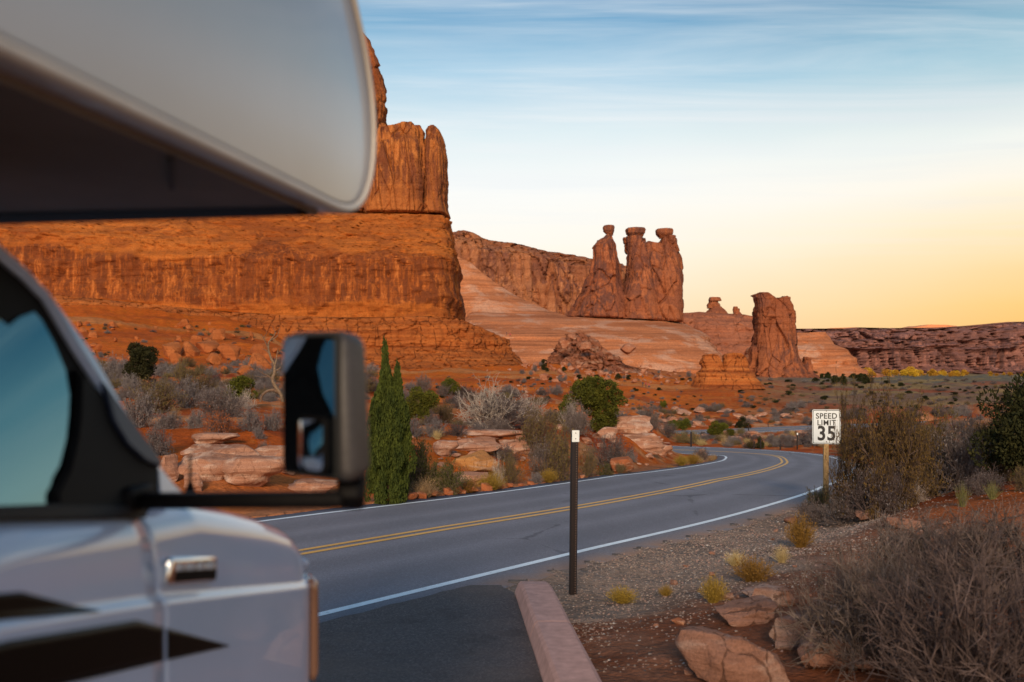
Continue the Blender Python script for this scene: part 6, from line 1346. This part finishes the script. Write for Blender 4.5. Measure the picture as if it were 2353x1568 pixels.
# ------------------------------------------------------------------ right side
B = [
 ('leafy_bush', 2040, 1160, 240, 282, 'tall wide leafy brown bush behind the slim one right of the sign', 16.0, 0),
 ('leafy_bush', 2118, 1122, 200, 210, 'brown leafy bush filling the middle behind the tall leafy bush', 18.5, 1),
 ('leafy_bush', 2085, 1160, 190, 215, 'rounded brown bush filling the gap right of the tall leafy bush', 16.6, 0),
 ('twig_shrub', 2010, 1165, 170, 120, 'low dark twigs under the tall leafy bush', 15.6, None),
 ('leafy_bush', 2290, 1120, 190, 190, 'dark leafy bush left of the edge juniper', 18.0, 1),
 ('twig_shrub', 2195, 1110, 170, 176, 'dark grey bare bush right of the brown leafy bushes', 17.5, None),
 ('juniper_dark', 2342, 1105, 200, 244, 'dark juniper at the far right edge of the view', 16.0, None),
 ('leafy_bush', 1956, 1156, 104, 300, 'slim tall leafy bush reaching the right edge of the speed sign', 17.0, 1),
 ('twig_shrub', 1868, 1208, 96, 62, 'low brown grey shrub left of the sign post foot', None, None),
 ('twig_shrub', 1935, 1206, 100, 66, 'low grey shrub in front of the sign post', None, None),
 ('olive_shrub', 1880, 1165, 70, 46, 'low olive shrub against the sign post', None, None),
 ('golden_tuft', 1840, 1258, 80, 72, 'bright golden shrub below the sign at the gravel edge', None, None),
 ('dry_tuft', 1796, 1293, 52, 40, 'pale straw tuft below the bright golden shrub', None, None),
 ('golden_tuft', 1730, 1337, 112, 56, 'wide golden tuft at the gravel edge', None, None),
 ('golden_tuft', 1640, 1385, 72, 58, 'round golden brown tuft, nearest of the golden shrubs by the gravel', None, None),
 ('golden_tuft', 1430, 1386, 82, 36, 'low golden tuft in the gravel right of the marker post', None, None),
 ('golden_tuft', 1530, 1370, 36, 24, 'tiny green tuft in the gravel', None, None),
 ('dry_tuft', 1632, 1214, 34, 22, 'tiny straw tuft on the far gravel shoulder', None, None),
 ('dry_tuft', 1690, 1300, 60, 34, 'thin straw tuft behind the wide golden tuft', None, None),
 ('yucca_tuft', 2212, 1165, 46, 58, 'pale green yucca on the red ground, left of two', None, None),
 ('yucca_tuft', 2156, 1122, 56, 50, 'olive yucca beside the dark grey bare bush', None, None),
 ('yucca_tuft', 2280, 1148, 48, 44, 'golden green yucca in front of the low dark shrub', None, None),
 ('twig_shrub', 2256, 1138, 118, 60, 'low dark domed shrub behind the yuccas', None, None),
 ('bare_shrub', 2104, 1160, 60, 60, 'small pale dead branches on the red ground', None, None),
 ('olive_shrub', 2350, 1130, 60, 60, 'olive shrub at the right edge below the dark juniper', None, None),
 ('foreground_shrub', 2000, 1520, 430, 290, 'big grey brown twiggy bush behind the foreground rocks, leftmost of three', 6.6, 0),
 ('foreground_shrub', 2250, 1650, 600, 420, 'biggest grey brown twiggy bush filling the lower right corner', 5.6, 1),
 ('foreground_shrub', 2330, 1420, 420, 215, 'grey brown twiggy bush behind the biggest one at the right edge', 7.4, 2),
 ('foreground_shrub', 2120, 1400, 360, 180, 'grey brown twiggy bush at the back of the lower right clump', 8.2, 0),
]
for k, u, v, w, h, lab, Y, wh in B:
    o = plant(k, u, v, w, h, lab, Y=Y, which=wh, ymin=6.0)
for (kd, u, v, w, h, dp, lab, Y) in [
 ('dim', 1700, 1610, 250, 112, .8, 'large flat orange pink rock at the bottom edge, foremost', 6.5), ('dim', 1856, 1590, 160, 66, .8, 'middle sized pink rock right of the large flat rock', 7.2), ('dim', 1950, 1620, 200, 80, .8, 'pale rock cut by the bottom edge under the twiggy bush', 6.6),
 ('dim', 1722, 1476, 140, 50, .9, 'pale dusty slab behind the large flat rock', 8.2), ('dim', 1945, 1528, 124, 46, .9, 'orange block half under the twiggy bush', 7.7), ('dim', 1780, 1440, 110, 44, .9, 'reddish slab at the left foot of the twiggy bush', 8.7),
 ('dim', 2004, 1194, 80, 20, .6, 'thin pale ledge in the red ground behind the twiggy bush', None), ('dim', 1748, 1400, 80, 26, .8, 'thin pale slab left of the twiggy bush', 9.3), ('red', 1560, 1436, 34, 12, .8, 'flat red stone lying on the verge', None), ('dim', 2090, 1215, 90, 24, .6, 'second pale ledge right of the thin one', None)]:
    stone(kd, u, v, w, h, lab, 'rock', depth=dp, Y=Y, ymin=6)
scatter_stones(60, (1480, 2350, 1190, 1560), 'dim', (8, 30), 6.2, 'dusty stone on the verge,', 'small stones on the verge', 111, .5, ymax=20, name='stone')
# gravel: one mass of small angular stones
def gravel(name, n, seed, region, size, mats):
    rg = np.random.default_rng(seed); x = rg.uniform(region[0], region[1], n); y = region[2] + (region[3] - region[2]) * rg.uniform(0, 1, n)**1.15; d, s, ny = road_dist(x, y); kx = .40 + (9.9 - y) * .058
    ok = (s > 0) & (d > LW + .50) & ~((y < 9.95) & (x < kx)); dens = 1 - sstep(LW + 2.2, LW + 3.6, d + fbm(x * .9, y * .9, 0, 3, 8)) * .93; ok &= rg.uniform(0, 1, n) < dens; x, y = x[ok], y[ok]; z = height(x, y); n = len(x)
    base = np.array([(1, 0, 0), (-.5, .87, 0), (-.5, -.87, 0), (0, 0, 1.0), (.5, .3, .7), (-.6, .1, .75)]); V = base[None] * rg.uniform(.6, 1.3, (n, 6, 3)) ; sz = size * rg.uniform(.35, 1.0, n)**1.6 + size * .22
    a = rg.uniform(0, 6.28, n); c, s_ = np.cos(a)[:, None], np.sin(a)[:, None]; X = V[..., 0] * c - V[..., 1] * s_; Y_ = V[..., 0] * s_ + V[..., 1] * c
    V = np.stack([X * sz[:, None] + x[:, None], Y_ * sz[:, None] + y[:, None], V[..., 2] * sz[:, None] * .7 + z[:, None] - .2 * sz[:, None]], -1).reshape(-1, 3)
    f = np.array([(0, 1, 4), (1, 3, 4), (0, 4, 3), (1, 5, 3), (1, 2, 5), (2, 3, 5), (2, 0, 3)]); Fc = (f[None] + (np.arange(n) * 6)[:, None, None]).reshape(-1, 3); mi = np.repeat(rg.choice(len(mats), n, p=[.36, .32, .22, .04, .06]), 7)
    o = mesh_np(name, V, Fc, mats, None, False, mi); tag(o, kind='stuff'); return o
gm = [flat_mat('gravel_tan', (.30, .225, .18), .9), flat_mat('gravel_brown', (.20, .14, .11), .9), flat_mat('gravel_pink', (.33, .205, .16), .9), flat_mat('gravel_pale', (.42, .36, .32), .85), flat_mat('gravel_dark', (.075, .06, .058), .9)]
gravel('gravel', 42000, 5, (-.6, 9.5, 7.0, 15.5), .018, gm); gravel('gravel', 34000, 6, (1, 15, 12, 30), .027, gm)
# ------------------------------------------------------------------ far hikers
def person(u, v, Y, coat, legs, label, ph=0.0, hgt=1.72):
    x = (u - UC) / F * Y; z = (VH - v) / F * Y if Y > 400 else H(x, Y)
    me = bpy.data.meshes.new('body'); s = hgt / 1.75; st = .10 + .04 * math.sin(ph)
    vs = [(0, 0, .95), (0, 0, 1.2), (0, 0, 1.42), (0, 0, 1.52), (0, -.01, 1.66), (.19, 0, 1.42), (.25, -.02, 1.16), (.22, -.14, .95), (-.19, 0, 1.42), (-.25, .02, 1.16), (-.24, -.06, .93), (.09, 0, .88), (.10, st, .48), (.10, st * .4, .07), (.10, st * .4 - .14, .04), (-.09, 0, .88), (-.10, -st, .48), (-.10, -st * .6, .07), (-.10, -st * .6 - .14, .04)]
    es = [(0, 1), (1, 2), (2, 3), (3, 4), (2, 5), (5, 6), (6, 7), (2, 8), (8, 9), (9, 10), (0, 11), (11, 12), (12, 13), (13, 14), (0, 15), (15, 16), (16, 17), (17, 18)]
    rd = [.15, .14, .16, .055, .095, .075, .055, .04, .075, .055, .04, .09, .07, .05, .04, .09, .07, .05, .04]
    me.from_pydata([tuple(a * s for a in p) for p in vs], [], []) if False else me.from_pydata([tuple(a * s for a in p) for p in vs], es, [])
    o = bpy.data.objects.new('person', me); COL.objects.link(o); o.location = (x, Y, z); o.rotation_euler = (0, 0, ph)
    md = o.modifiers.new('skin', 'SKIN'); sv = me.skin_vertices[0].data if me.skin_vertices else None
    if sv is None:
        bm = bmesh.new(); bm.from_mesh(me); bm.verts.layers.skin.verify(); bm.to_mesh(me); bm.free(); sv = me.skin_vertices[0].data
    for i, r_ in enumerate(rd): sv[i].radius = (r_ * s, r_ * s * .8)
    sv[0].use_root = True; o.modifiers.new('sub', 'SUBSURF').levels = 1
    m, nt, b = new_mat('hiker_clothes'); nb = NB(nt); sp = nb.N('ShaderNodeSeparateXYZ'); nt.links.new(nb.coord((1, 1, 1)), sp.inputs[0])
    nt.links.new(nb.ramp(nb.math('DIVIDE', sp.outputs[2], 2.0), [(.0, legs), (.46, legs), (.465, coat), (.765, coat), (.77, (.35, .2, .14)), (.85, (.35, .2, .14)), (.86, (.03, .02, .015))]), b.inputs['Base Color']); me.materials.append(m)
    tag(o, label, 'person')
person(1477, 888, 318, (.04, .03, .05), (.03, .03, .04), 'tiny distant hiker in dark clothes, leftmost on the orange slope', .5)
person(1484, 888, 318, (.45, .03, .05), (.03, .03, .05), 'tiny distant hiker in a red jacket, middle of the group on the orange slope', 2.0)
person(1491, 888, 320, (.55, .04, .07), (.04, .04, .06), 'tiny distant hiker in a bright red jacket, right of the group', 1.0)
person(1164, 771, 425, (.10, .03, .04), (.03, .03, .04), 'tiny distant hiker in dark red on the tip of the rock ledge', 1.2)
person(1172, 775, 425, (.45, .03, .06), (.04, .03, .05), 'tiny distant hiker in a red jacket on the tip of the rock ledge', .3)
